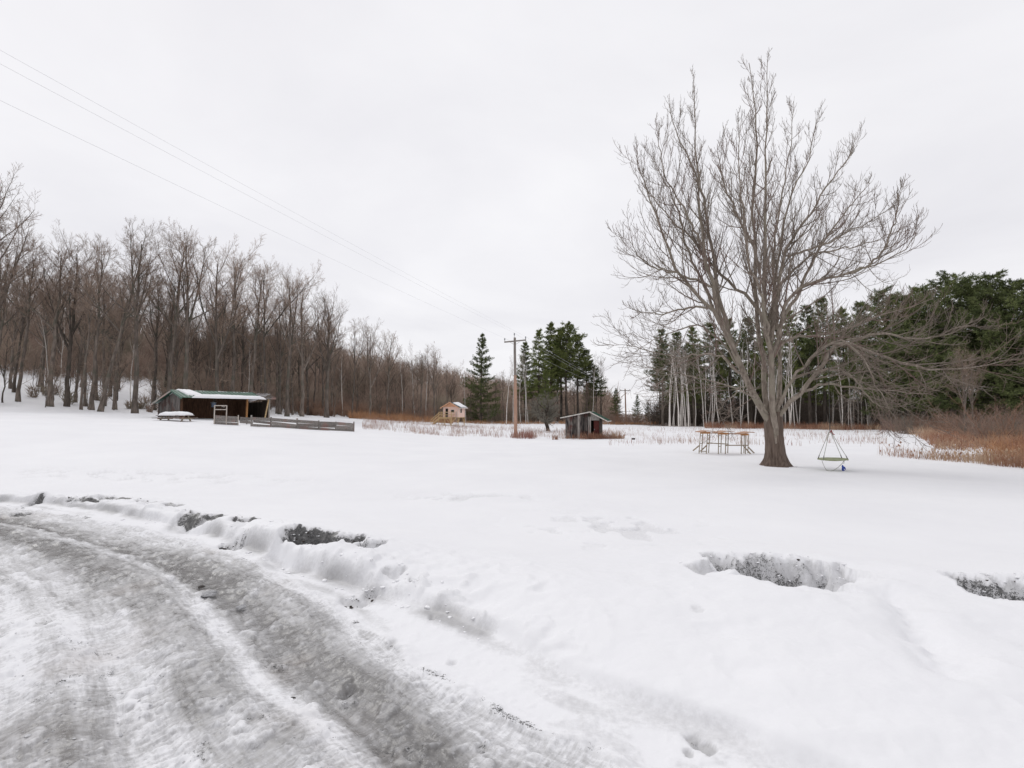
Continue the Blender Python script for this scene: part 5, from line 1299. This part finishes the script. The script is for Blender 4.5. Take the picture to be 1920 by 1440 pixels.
def playhouse():
    Y = 80.0; X = x_at(845, Y); z0 = height_at(797.5, Y)
    o = thing("stilt_house", "small pale pink playhouse on wooden stilts with deck and stairs", "playhouse", (X, Y, z0), math.radians(-20))
    fl, ev, ap, hw, dp = 1.27, 2.88, 3.58, 1.28, 2.4
    # front wall built round its openings; the other walls in lapped boards
    dx0, dx1, dz1 = -.92, -.46, 2.62; wx0, wx1, wz0, wz1 = .06, .60, 1.98, 2.40
    def clad(name, x0, x1, za, zb, yy):
        z = za; 
        while z < zb - .01:
            h = min(.16, zb - z); MB().box(((x0 + x1) / 2, yy, z + h / 2), (x1 - x0, .04, h - .008), Matrix.Rotation(.06, 3, 'X')).build(name, "siding_pink", o); z += h
    clad("siding_board", -hw, dx0, fl, ev, 0); clad("siding_board", dx1, wx0, fl, ev, 0); clad("siding_board", wx1, hw, fl, ev, 0)
    clad("siding_board", dx0, dx1, dz1, ev, 0); clad("siding_board", wx0, wx1, fl, wz0, 0); clad("siding_board", wx0, wx1, wz1, ev, 0)
    MB().prism([(-hw, ev), (hw, ev), (0, ap - .03)], -.02, .02).build("gable", "siding_trim", o)
    MB().prism([(-hw, ev), (hw, ev), (0, ap - .03)], dp - .02, dp + .02).build("gable", "siding_pink", o)
    m = MB()
    sy0, sy1, sz0, sz1 = .75, 1.25, 1.95, 2.68
    for y0, y1, a, b in ((.0, sy0, fl, ev), (sy1, dp, fl, ev), (sy0, sy1, fl, sz0), (sy0, sy1, sz1, ev)):
        m.box((hw - .02, (y0 + y1) / 2, (a + b) / 2), (.04, y1 - y0 - .004, b - a - .004))
    m.build("side_wall", "siding_pink", o)
    MB().box((-hw + .02, dp / 2, (fl + ev) / 2), (.04, dp, ev - fl)).build("side_wall", "siding_pink", o)
    MB().box((0, dp - .01, (fl + ev) / 2), (2 * hw - .1, .04, ev - fl)).build("back_wall", "siding_pink", o)
    MB().box((0, dp / 2 - .02, fl - .06), (2 * hw, dp + .02, .10)).build("floor", "wood_treated", o)
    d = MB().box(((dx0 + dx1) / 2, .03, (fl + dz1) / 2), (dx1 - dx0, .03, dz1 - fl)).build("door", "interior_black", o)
    MB().box(((dx0 + dx1) / 2, .0, 2.0), (dx1 - dx0, .035, .04)).box(((dx0 + dx1) / 2, .0, 1.45), (dx1 - dx0, .035, .04)).build("door_bar", "trim_white", d)
    for nm, c, s in (("window", ((wx0 + wx1) / 2, .02, (wz0 + wz1) / 2), (wx1 - wx0, .02, wz1 - wz0)), ("window", (hw - .03, (sy0 + sy1) / 2, (sz0 + sz1) / 2), (.02, sy1 - sy0, sz1 - sz0))):
        w = MB().box(c, s).build(nm, "glass_dark", o)
        f = MB(); cx, cy, cz = c; sx, sy, sz = s
        if sx > .1:
            for q in (-1, 1): f.box((cx, -.04, cz + q * (sz / 2 + .02)), (sx + .08, .04, .04)); f.box((cx + q * (sx / 2 + .02), -.04, cz), (.04, .04, sz))
        else:
            for q in (-1, 1): f.box((hw + .03, cy, cz + q * (sz / 2 + .02)), (.04, sy + .08, .04)); f.box((hw + .03, cy + q * (sy / 2 + .02), cz), (.04, .04, sz))
        f.build("frame", "trim_white", w)
    part_box("corner_board", o, "trim_white", (hw + .012, -.03, (fl + ev) / 2), (.06, .06, ev - fl)); part_box("corner_board", o, "trim_white", (-hw - .012, -.03, (fl + ev) / 2), (.06, .06, ev - fl))
    sl = (ap - ev) / hw; ov = .38
    for q in (-1, 1):
        x1 = q * (hw + ov); z1 = ev - sl * ov
        V = [(0, -.4, ap), (x1, -.4, z1), (x1, dp + .35, z1), (0, dp + .35, ap)]; V = V + [(x, y, z + .05) for x, y, z in V]
        MB().add(V, [(0, 1, 2, 3), (7, 6, 5, 4), (0, 4, 5, 1), (1, 5, 6, 2), (2, 6, 7, 3), (3, 7, 4, 0)]).build("roof", "shingle_dark", o)
        part_bar("verge_board", o, "siding_trim", (0, -.43, ap - .02), (x1, -.43, z1 - .02), .03, .12)
        part_bar("eave_board", o, "trim_white", (x1 + q * .018, -.4, z1), (x1 + q * .018, dp + .35, z1), .03, .09)
    f = lambda x, y: (x, y, ap - sl * x + .06)
    snow_slab("roof_snow", o, [f(.25, .15), f(hw + .25, .5), f(hw + .30, dp + .3), f(.02, dp + .3)], .13, 44, (20, 20))
    # stilts, deck, rails, stairs
    for x in (-hw + .06, hw - .06):
        for y in (.1, dp - .1): part_bar("stilt", o, "wood_treated", (x, y, -.4), (x, y, fl - .11), .10, .10)
    for p, q in (((hw - .06, .1, .35), (hw - .6, .1, fl - .12)), ((hw - .06, dp - .1, .35), (hw - .06, dp - .7, fl - .12)), ((hw - .06, .1, .35), (hw - .06, .7, fl - .12)), ((.15, -1.0, .5), (-.4, -1.0, fl - .1)), ((.62, -1.0, .5), (.1, -1.0, fl - .1)), ((.66, -1, .5), (1.1, -.4, fl - .1))):
        part_bar("brace", o, "wood_treated", p, q, .07, .07)
    for i in range(7):
        MB().box((-.42, -.10 - i * .16, fl - .03), (2.25, .15, .04)).build("deck_board", "wood_treated", o)
    part_bar("deck_beam", o, "wood_treated", (-1.54, -1.14, fl - .12), (.70, -1.14, fl - .12), .05, .13)
    for x in (-1.5, -.42, .66): part_bar("deck_post", o, "wood_treated", (x, -1.09, -.4), (x, -1.09, 2.06 if x != -.42 else 2.02), .08, .08)
    part_bar("deck_post", o, "wood_treated", (-1.5, -.05, -.4), (-1.5, -.05, 2.06), .08, .08)
    part_bar("deck_post", o, "wood_grey", (1.05, -.25, .1), (1.05, -.25, 2.15), .07, .07)
    for z in (1.66, 2.05):
        part_bar("rail", o, "wood_treated", (-1.5, -1.14, z), (.66, -1.14, z), .04, .08); part_bar("rail", o, "wood_treated", (-1.5, -1.09, z), (-1.5, -.8, z), .04, .08)
        part_bar("rail", o, "wood_treated", (.70, -1.1, z), (.70, -.05, z), .04, .08)
    for y in (-.75, -.12):
        part_bar("stringer", o, "wood_treated", (-1.52, y, fl - .08), (-3.0, y, .02), .05, .2)
    for y in (-.82, -.05):
        part_bar("stair_rail", o, "wood_treated", (-1.5, y, 2.02), (-3.05, y, .82), .05, .09); part_bar("stair_post", o, "wood_treated", (-3.02, y, -.3), (-3.02, y, .84), .07, .07)
        part_bar("stair_rail", o, "wood_treated", (-1.5, y, 1.62), (-3.0, y, .42), .04, .07)
    for i in range(6):
        f_ = (i + .5) / 6; part_box("tread", o, "wood_treated", (-1.6 - 1.38 * f_, -.435, fl - .08 - 1.17 * f_), (.24, .62, .04))
playhouse()

def shed():
    Y = 45.0; X = x_at(1060, Y); z0 = zg(X, Y)
    o = thing("shed", "small weathered plank shed with dark open doorway and green roof edge", "shed", (X, Y, z0), math.radians(-17))
    Wd, dp, rx = 2.98, 2.1, 2.18
    roofz = lambda x: (1.86 + (2.30 - 1.86) * x / rx) if x < rx else 2.30 - (x - rx) * .52
    r = random.Random(14); x = 0.0
    while x < 2.12:
        w = min(r.uniform(.13, .2), 2.13 - x); t = roofz(x + w / 2) - .05
        mat = "wood_post" if abs(x - 1.12) < .09 else "wood_shed"
        MB().box((x + w / 2, (-.03 if mat == "wood_post" else r.uniform(-.008, .008)), t / 2 - .2), (w - .014, .03, t + .4)).build("plank", mat, o); x += w
    part_box("door_post", o, "wood_post", (2.19, -.03, .75), (.11, .06, 2.3)); part_box("door_post", o, "wood_grey", (2.05, -.035, .75), (.09, .04, 2.3))
    MB().add([(2.25, -.02, 1.58), (Wd, -.02, 1.58), (Wd, -.02, roofz(Wd) - .04), (2.25, -.02, roofz(2.25) - .04), (2.25, .02, 1.58), (Wd, .02, 1.58), (Wd, .02, roofz(Wd) - .04), (2.25, .02, roofz(2.25) - .04)],
             [(0, 1, 2, 3), (7, 6, 5, 4), (0, 4, 5, 1), (1, 5, 6, 2), (2, 6, 7, 3), (3, 7, 4, 0)]).build("gable_board", "wood_grey", o)
    d = MB().box((.25, 0, .72), (.5, .04, 1.66)).build("door", "door_red", o); d.location = (2.50, -.01, 0); d.rotation_euler = (0, 0, math.radians(14))
    m = MB().box((0, 0, .8), (.05, .02, .1)).build("latch", "metal_grey", d); m.location = (.04, -.03, 0)
    for nm, c, s in (("side_wall", (.02, dp / 2 + .02, .75), (.04, dp - .04, 2.1)), ("side_wall", (Wd - .02, dp / 2 + .02, .68), (.04, dp - .04, 1.95)), ("back_wall", (Wd / 2, dp + .02, .75), (Wd - .1, .04, 2.0))):
        part_box(nm, o, "wood_dark", c, s)
    for x0, x1, mat in ((-.38, rx - .003, "metal_green"), (rx + .003, 3.72, "metal_green")):
        za, zb = (roofz(0) - .078, roofz(rx)) if x0 < 0 else (roofz(rx), roofz(x1))
        V = [(x0, -.28, za), (x1, -.28, zb), (x1, dp + .3, zb), (x0, dp + .3, za)]; V += [(a, b, c + .04) for a, b, c in V]
        p = MB().add(V, [(3, 2, 1, 0), (4, 5, 6, 7), (0, 1, 5, 4), (1, 2, 6, 5), (2, 3, 7, 6), (3, 0, 4, 7)]).build("roof", mat, o)
        part_bar("verge_board", o, "paint_white_worn", (x0, -.30, za), (x1, -.30, zb), .03, .085)
        rb = MB()
        for k in range(9): yy = -.25 + k * .31; rb.bar((x0, yy, za + .05), (x1, yy, zb + .05), .03, .025)
        rb.build("roof_rib", mat, p)
    part_bar("eave_board", o, "paint_white_worn", (3.73, -.28, roofz(3.72)), (3.73, dp + .3, roofz(3.72)), .03, .07)
    part_bar("ridge_cap", o, "paint_white_worn", (rx, -.28, 2.345), (rx, dp + .3, 2.345), .14, .02)
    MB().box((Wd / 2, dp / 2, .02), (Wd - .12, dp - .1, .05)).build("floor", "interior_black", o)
    q = o.matrix_basis
    p = thing("leaning_pole", "thin dark pole leaning against the right side of the shed", "pole", q @ Vector((3.36, -.05, 0)))
    MB().tube([(.0, 0, -.15), (-.18, .03, .4), (-.34, .06, .98)], [.035, .032, .028], 7).build("shaft", "wood_dark", p)
    MB().tube([(.1, .1, -.15), (-.1, .12, .35), (-.32, .14, .8)], [.03, .028, .02], 7).build("shaft", "wood_grey", p)
shed()

def platforms():
    Y = 27.0; X = x_at(1355, Y); z0 = zg(X, Y); g = Vector((X, Y, z0))
    o = thing("climbing_platforms", "row of three small wooden climbing platforms with ramps left of the maple", "play structure", g)
    def W(zx, zy, d=0.0): return pt(1300 + zx / 16, 795 + zy / 16, Y + d) - g
    legs = [(215, 280, 170, 825, -.25), (290, 280, 245, 815, .35), (425, 290, 390, 835, -.25), (495, 290, 455, 835, .35), (760, 300, 750, 860, -.25), (840, 300, 825, 855, .35),
            (980, 310, 960, 865, -.25), (1050, 310, 1030, 865, .35), (1450, 330, 1435, 890, -.25), (1530, 330, 1515, 890, .35), (1575, 330, 1560, 895, -.25), (1650, 320, 1635, 895, .35)]
    for a, b, c, e, d in legs: part_bar("leg", o, "wood_leg", W(a, b - 25, d), W(c, e + 60, d), .034, .036)
    for a, b, c, e, d0, d1 in [(210, 355, 285, 355, -.25, .35), (185, 585, 265, 585, -.25, .35), (430, 340, 495, 340, -.25, .35), (410, 590, 475, 600, -.25, .35), (760, 340, 840, 345, -.25, .35), (760, 670, 825, 675, -.25, .35),
                           (980, 340, 1050, 345, -.25, .35), (1450, 355, 1530, 355, -.25, .35), (1580, 330, 1640, 330, -.25, .35), (970, 650, 1040, 655, -.25, .35)]:
        part_bar("rung", o, "wood_leg", W(a, b, d0), W(c, e, d1), .03, .03)
    part_bar("walkway", o, "wood_platform", W(505, 268), W(1420, 300), .30, .045)
    part_bar("lower_plank", o, "wood_leg", W(405, 568, -.2), W(1045, 602, -.2), .14, .045); part_bar("lower_plank", o, "wood_leg", W(965, 640, -.24), W(1642, 640, -.24), .14, .045)
    for a, b, c, e, d in [(-10, 800, 185, 640, -.25), (225, 805, 405, 638, .3), (1505, 660, 1715, 895, -.25), (1640, 685, 1840, 890, .3)]: part_bar("ramp_rail", o, "wood_leg", W(a, b, d), W(c, e, d), .05, .055)
    part_bar("base_rail", o, "wood_leg", W(160, 812, -.25), W(395, 822, -.25), .04, .04)
    for x0, xr, x1, yb, yr, yt in [(135, 345, 580, 240, 200, 218), (670, 905, 1140, 265, 205, 232), (1350, 1610, 1730, 288, 232, 250)]:
        # two boards meeting in a low ridge, over a shallow frame
        a, b, c = W(x0, yb), W(xr, yr), W(x1, yt)
        for p, q in ((a, b), (b, c)):
            e = (q - p).normalized() * .004
            part_bar("deck_board", o, "wood_platform", p + e + Vector((0, -.22, 0)), q - e + Vector((0, -.22, 0)), .40, .035); part_bar("deck_board", o, "wood_platform", p + e + Vector((0, .22, 0)), q - e + Vector((0, .22, 0)), .40, .035)
        part_bar("deck_frame", o, "wood_orange", W(x0 + 75, yb + 22, -.32), W(x1 - 75, yb + 24, -.32), .05, .10)
platforms()

def swing():
    Y = 18.7
    c = pt(1561.5, 861.5, Y); o = thing("tree_swing", "round green saucer swing hanging on ropes right of the maple trunk", "swing", c)
    R = .47; k = 28; a = np.arange(k) * 2 * np.pi / k
    prof = [(0.001, -.045), (.2, -.04), (.36, -.02), (R, -.005), (R + .02, .02), (R, .035), (.36, .015), (.2, 0.0), (.001, -.005)]
    V = np.concatenate([np.stack([r * np.cos(a), r * np.sin(a), np.full(k, z) + .012 * np.cos(a) * r / R], 1) for r, z in prof])
    idx = np.arange(len(prof) * k).reshape(len(prof), k); F = np.stack([idx[:-1], np.roll(idx[:-1], -1, 1), np.roll(idx[1:], -1, 1), idx[1:]], -1).reshape(-1, 4)
    link_mesh("seat", mesh_from("swing_seat", V, [F], "swing_green"), o)
    top = pt(1556, 808, Y) - c
    for ang in (200, 160, 20, -25):
        p = Vector((R * math.cos(math.radians(ang)), R * math.sin(math.radians(ang)), .03)); q = top + Vector((.02 if ang < 90 else -.02, 0, 0))
        rp = MB().tube([p, p.lerp(q, .5) + Vector((0, 0, -.01)), q], [.009] * 3, 6).build("rope", "rope_grey", o)
        MB().tube([p + Vector((0, 0, -.05)), p.lerp(q, .12)], [.016, .013], 6).build("knot", "rope_dark", rp)
    lim = pt(1555, 650, 19.25) - c
    MB().tube([top, top.lerp(lim, .5) + Vector((-.03, 0, 0)), lim], [.012, .011, .011], 6).build("hanging_rope", "rope_dark", o)
    MB().tube([top + Vector((.0, 0, -.06)), top + Vector((.05, 0, .02)), top + Vector((.09, 0, -.1)), top + Vector((.16, -.02, -.14))], [.022, .026, .024, .012], 6).build("strap", "strap_red", o)
    W = lambda px, py, d=0: pt(px, py, Y + d) - c
    MB().tube([W(1541, 863, -.1), W(1543, 869, -.12), W(1546, 876, -.15), W(1550, 882, -.2), W(1556, 883.5, -.25), W(1563, 882, -.25), (W(1572, 876, -.2)), W(1579, 869, -.15), W(1583, 863, -.1)], [.008] * 9, 6).build("loop_rope", "rope_grey", o)
    MB().tube([W(1583, 863, -.15), W(1582, 870, -.15)], [.007] * 2, 5).build("tail_rope", "rope_dark", o)
    b = MB()
    rr = random.Random(4)
    for i in range(7):
        p = W(1581 + rr.uniform(-2.5, 2.5), 872 + i * 1.1, -.15 + rr.uniform(-.04, .04)); b.tube([p, p + Vector((rr.uniform(-.03, .03), 0, -.05)), p + Vector((rr.uniform(-.04, .04), rr.uniform(-.03, .03), -.11))], [.016, .024, .010], 6)
    b.build("streamer", "plastic_blue", o)
swing()

def utility_pole():
    Y = 46.0; X = x_at(966, Y); z0 = zg(X, Y); g = Vector((X, Y, z0))
    o = thing("utility_pole", "near wooden utility pole with crossarm, reddish below and grey at the top", "utility pole", g)
    W = lambda px, py, d=0: pt(px, py, Y + d) - g
    top = W(965.2, 633)
    MB().tube([(0.05, 0, -.4), (0.03, 0, top.z * .3), (0, 0, top.z * .62)], [.165, .15, .13], 14).build("lower_shaft", "pole_wood", o)
    MB().tube([(0, 0, top.z * .62), top * .85 + Vector((0, 0, 0)), top], [.129, .115, .105], 14).build("upper_shaft", "pole_grey", o)
    part_bar("crossarm", o, "pole_grey", W(945.5, 641.5, -.16), W(986.5, 637.5, -.16), .10, .12)
    for p in (955, 974.5): part_bar("brace", o, "pole_grey", W(p, 641, -.16), W(965.2, 646.5, -.13), .03, .02)
    tips = []
    for a, b, c in ((946.4, 640, 634), (985.5, 637, 631), (964.4, 633, 624.5)):
        MB().tube([W(a, b, -.16), W(a, c, -.16)], [.02, .02], 6).build("pin", "pole_grey", o)
        q = W(a, c, -.16); MB().tube([q + Vector((0, 0, -.2)), q + Vector((0, 0, -.12)), q + Vector((0, 0, -.06)), q], [.045, .06, .04, .05], 8).build("insulator", "metal_grey", o); tips.append(q + g)
    # far pole of the same line
    Y2 = 132.0; X2 = x_at(1174, Y2); z2 = zg(X2, Y2); g2 = Vector((X2, Y2, z2)); W2 = lambda px, py, d=0: pt(px, py, Y2 + d) - g2
    o2 = thing("utility_pole", "small far utility pole with crossarm among the distant evergreens", "utility pole", g2)
    t2 = W2(1172, 729)
    MB().tube([(0, 0, -.5), t2], [.2, .14], 10).build("shaft", "pole_wood", o2)
    part_bar("crossarm", o2, "pole_grey", W2(1163, 732.6, -.2), W2(1181, 732.2, -.2), .14, .16)
    for a in (1163.5, 1180.5): MB().tube([W2(a, 732.4, -.2), W2(a, 729.5, -.2)], [.05, .05], 6).build("insulator", "metal_grey", o2)
    ends = [W2(1163.5, 729.5, -.2) + g2, W2(1180.5, 729.5, -.2) + g2, t2 + g2]
    # wires: from the near pole up over the left of the camera, and on to the far pole
    for tip, py0, Y1, lab in ((tips[0], 175, 12.0, "lowest of the three thin wires running up to the left from the near pole"), (tips[1], 82, 13.2, "topmost of the three thin wires running up to the left from the near pole"), (tips[2], 107, 12.6, "middle one of the three thin wires running up to the left from the near pole")):
        q = pt(0, py0, Y1); d = q - tip; e = tip + d * 1.75
        pts = [tip.lerp(e, s / 16) + Vector((0, 0, -.35 * (1 - (2 * s / 16 - 1) ** 2) + .30 * (s / 16) )) for s in range(17)]
        ob = MB().tube(pts, [.0042] * 17, 5).build("power_wire", "wire_metal"); tag(ob, lab, "power line", "wires from the near pole over the yard")
    for tip, e, lab in ((tips[0], ends[0], "left wire running from the near pole on to the far pole"), (tips[1], ends[1], "right wire running from the near pole on to the far pole"), (tips[2], ends[2], "centre wire running from the near pole top on to the far pole")):
        pts = [tip.lerp(e, s / 12) + Vector((0, 0, -.9 * (1 - (2 * s / 12 - 1) ** 2))) for s in range(13)]
        ob = MB().tube(pts, [.007] * 13, 5).build("power_wire", "wire_metal"); tag(ob, lab, "power line", "wires between the two poles")
utility_pole()

# ---------------------------------------------------------------- small things
import bmesh
def clod(name, mat, seed, flat=.5):
    bm = bmesh.new(); bmesh.ops.create_icosphere(bm, subdivisions=3, radius=1.0)
    for v in bm.verts:
        n = float(fbm(np.array([v.co.x * 1.6 + seed]), np.array([v.co.y * 1.6 + v.co.z * 1.3]), 3, seed)[0]) - .5
        n2 = float(fbm(np.array([v.co.x * 5 + seed]), np.array([v.co.y * 5 + v.co.z * 4]), 2, seed + 3)[0]) - .5
        v.co *= 1 + .7 * n + .28 * n2; v.co.z *= flat
    me = bpy.data.meshes.new(name); bm.to_mesh(me); bm.free(); me.materials.append(MATS[mat])
    for p in me.polygons: p.use_smooth = False
    return me
def small(name, me, px, py, z, s, label, cat, rz=0.0, group=None, lift=0.0):
    x, y = ground_at(px, py, z); o = bpy.data.objects.new(name, me); COL.objects.link(o)
    o.location = (x, y, z + lift); o.scale = s; o.rotation_euler = (0, 0, rz); return tag(o, label, cat, group)
m_ice, m_mud, m_mud2 = clod("ice_chunk", "ice_clod", 3, .45), clod("mud_clod", "dirt_clod", 7, .5), clod("mud_clod_b", "dirt_clod", 12, .6)
small("ice_chunk", m_ice, 392, 1116, .30, (.070, .06, .05), "dirty grey ice chunk with dark foot lying on the icy road", "ice chunk", .3, lift=.015)
small("ice_chunk", m_ice, 452, 1140, .29, (.048, .04, .035), "small dark ice chunk right of the larger one on the icy road", "ice chunk", 1.3, lift=.01)
small("mud_clod", m_mud, 378, 1100, .29, (.035, .03, .02), "tiny dark mud crumb just above the larger ice chunk", "mud clod", .9)
small("mud_clod", m_mud, 516, 1299, .27, (.032, .026, .014), "dark brown mud clod on the pale ridge between the ruts, left one", "mud clod", .2, lift=.004)
small("mud_clod", m_mud2, 548, 1312, .27, (.036, .022, .012), "dark brown mud clod on the pale ridge between the ruts, right one", "mud clod", 2.2, lift=.004)
small("mud_clod", m_mud2, 533, 1290, .27, (.012, .010, .008), "tiny brown mud crumb between the two mud clods", "mud clod", 2.9, lift=.003)
def block():
    Y = 41.5; X = x_at(1187.5, Y); z = zg(X, Y)
    o = thing("dark_block", "small dark block lying alone on the snow right of the shed", "block", (X, Y, z), .2)
    MB().box((0, 0, .05), (.24, .16, .13)).build("body", "wood_dark", o); MB().box((0, 0, .125), (.25, .17, .02)).build("top", "metal_grey", o)
block()
def crumbs():
    rng = np.random.default_rng(91); n = 500
    px = rng.uniform(-40, 820, n); py = 1190 + 250 * rng.random(n) ** 0.8
    k = (px < (py - 1190) * 2.6 + 160) & (fbm(px * .012, py * .02, 3, 92) > .46); px, py = px[k], py[k]
    P = np.array([ground_at(a, b, .30) for a, b in zip(px, py)]); n = len(P)
    zz = ground_fields(P[:, 0].copy(), P[:, 1].copy())[0]
    s = 0.003 + 0.010 * rng.random(n) ** 3
    base = np.array([(1, 0, 0), (.3, .9, .1), (-.8, .5, 0), (-.7, -.7, .1), (.4, -.9, 0), (.1, .1, .75), (-.2, -.1, -.5)], float)
    V = P[:, None, :].repeat(7, 1); V = np.concatenate([V, zz[:, None, None].repeat(7, 1)], 2)
    a = rng.random(n) * 6.28; ca, sa = np.cos(a)[:, None], np.sin(a)[:, None]; b = base[None] * (1 + rng.normal(0, .25, (n, 7, 3)))
    b = np.stack([b[..., 0] * ca - b[..., 1] * sa, b[..., 0] * sa + b[..., 1] * ca, b[..., 2]], 2)
    V = V + b * s[:, None, None] + np.array([0, 0, .002])
    f = np.array([(0, 1, 5), (1, 2, 5), (2, 3, 5), (3, 4, 5), (4, 0, 5), (1, 0, 6), (2, 1, 6), (3, 2, 6), (4, 3, 6), (0, 4, 6)])
    F = (np.arange(n)[:, None, None] * 7 + f[None]).reshape(-1, 3)
    tag(link_mesh("ice_crumbs", mesh_from("ice_crumbs", V.reshape(-1, 3), [F], "ice_crumb", False)), kind="stuff")
crumbs()

def rubble():
    """broken lumps of snow along the bank and the lips of its hollows, and dark grit clods lying in them"""
    bm = bmesh.new(); bmesh.ops.create_icosphere(bm, subdivisions=2, radius=1.0)
    for v in bm.verts: v.co = Vector(tuple(math.copysign(abs(c) ** 0.6, c) for c in v.co)) * 0.85
    bm.verts.ensure_lookup_table(); base = np.array([v.co[:] for v in bm.verts]); tri = np.array([[v.index for v in f.verts] for f in bm.faces]); bm.free()
    rng = np.random.default_rng(404)
    def pile(name, pts, sizes, mat, squash, sink):
        n = len(pts); P = np.array(pts); z = ground_fields(P[:, 0].copy(), P[:, 1].copy())[0]
        b = base[None] * (1 + 0.95 * (fbm(base[None, :, 0] * 1.3 + rng.random((n, 1)) * 90, base[None, :, 1] * 1.3 + base[None, :, 2] * 1.1, 3, 405) - .5)[..., None] * 2)
        a = rng.random(n) * 6.28; ca, sa = np.cos(a)[:, None], np.sin(a)[:, None]; st = rng.uniform(.7, 1.4, (n, 1))
        b = np.stack([(b[..., 0] * ca - b[..., 1] * sa) * st, b[..., 0] * sa + b[..., 1] * ca, b[..., 2] * squash], 2) * np.array(sizes)[:, None, None]
        V = b + np.stack([P[:, 0], P[:, 1], z + (squash - sink) * np.array(sizes)], 1)[:, None, :]
        F = (np.arange(n)[:, None, None] * len(base) + tri[None]).reshape(-1, 3)
        tag(link_mesh(name, mesh_from(name, V.reshape(-1, 3), [F], mat)), kind="stuff")
    sp, ss, dp, ds = [], [], [], []
    for (px, py, hw, run, dep, dk) in PITS:
        cx, cy = ground_at(px, py, .60); rx = hw / F_PX * cy
        for i in range(int(6 + hw * .28)):
            a = rng.uniform(-1, 1); w = math.sqrt(max(0, 1 - a * a)); r_ = rng.random()
            if r_ < .45: sp.append((cx + a * rx, cy - run * rng.uniform(-.12, .12) * w)); ss.append(rng.uniform(.006, .016))
            elif r_ < .72: sp.append((cx + a * rx, cy - run * rng.uniform(.1, 1.3) * (.35 + .65 * w))); ss.append(rng.uniform(.006, .016))
            elif dk > .3: dp.append((cx + a * rx * .8, cy - run * rng.uniform(.1, 1.0) * (.35 + .65 * w))); ds.append(rng.uniform(.006, .016))
    for i in range(150):
        px = rng.uniform(0, 900); t = (px / 900); py = np.interp(px, [0, 320, 480, 640, 820, 1000], [932, 972, 1012, 1075, 1130, 1215]) - rng.uniform(-14, 46) * (0.5 + .5 * t)
        sp.append(ground_at(px, py, .45)); ss.append(.006 + .022 * rng.random() ** 2.5)
    pile("snow_rubble", sp, ss, "snow_cap", .5, .42); pile("grit_clods", dp, ds, "dirt_clod", .55, .4)
rubble()
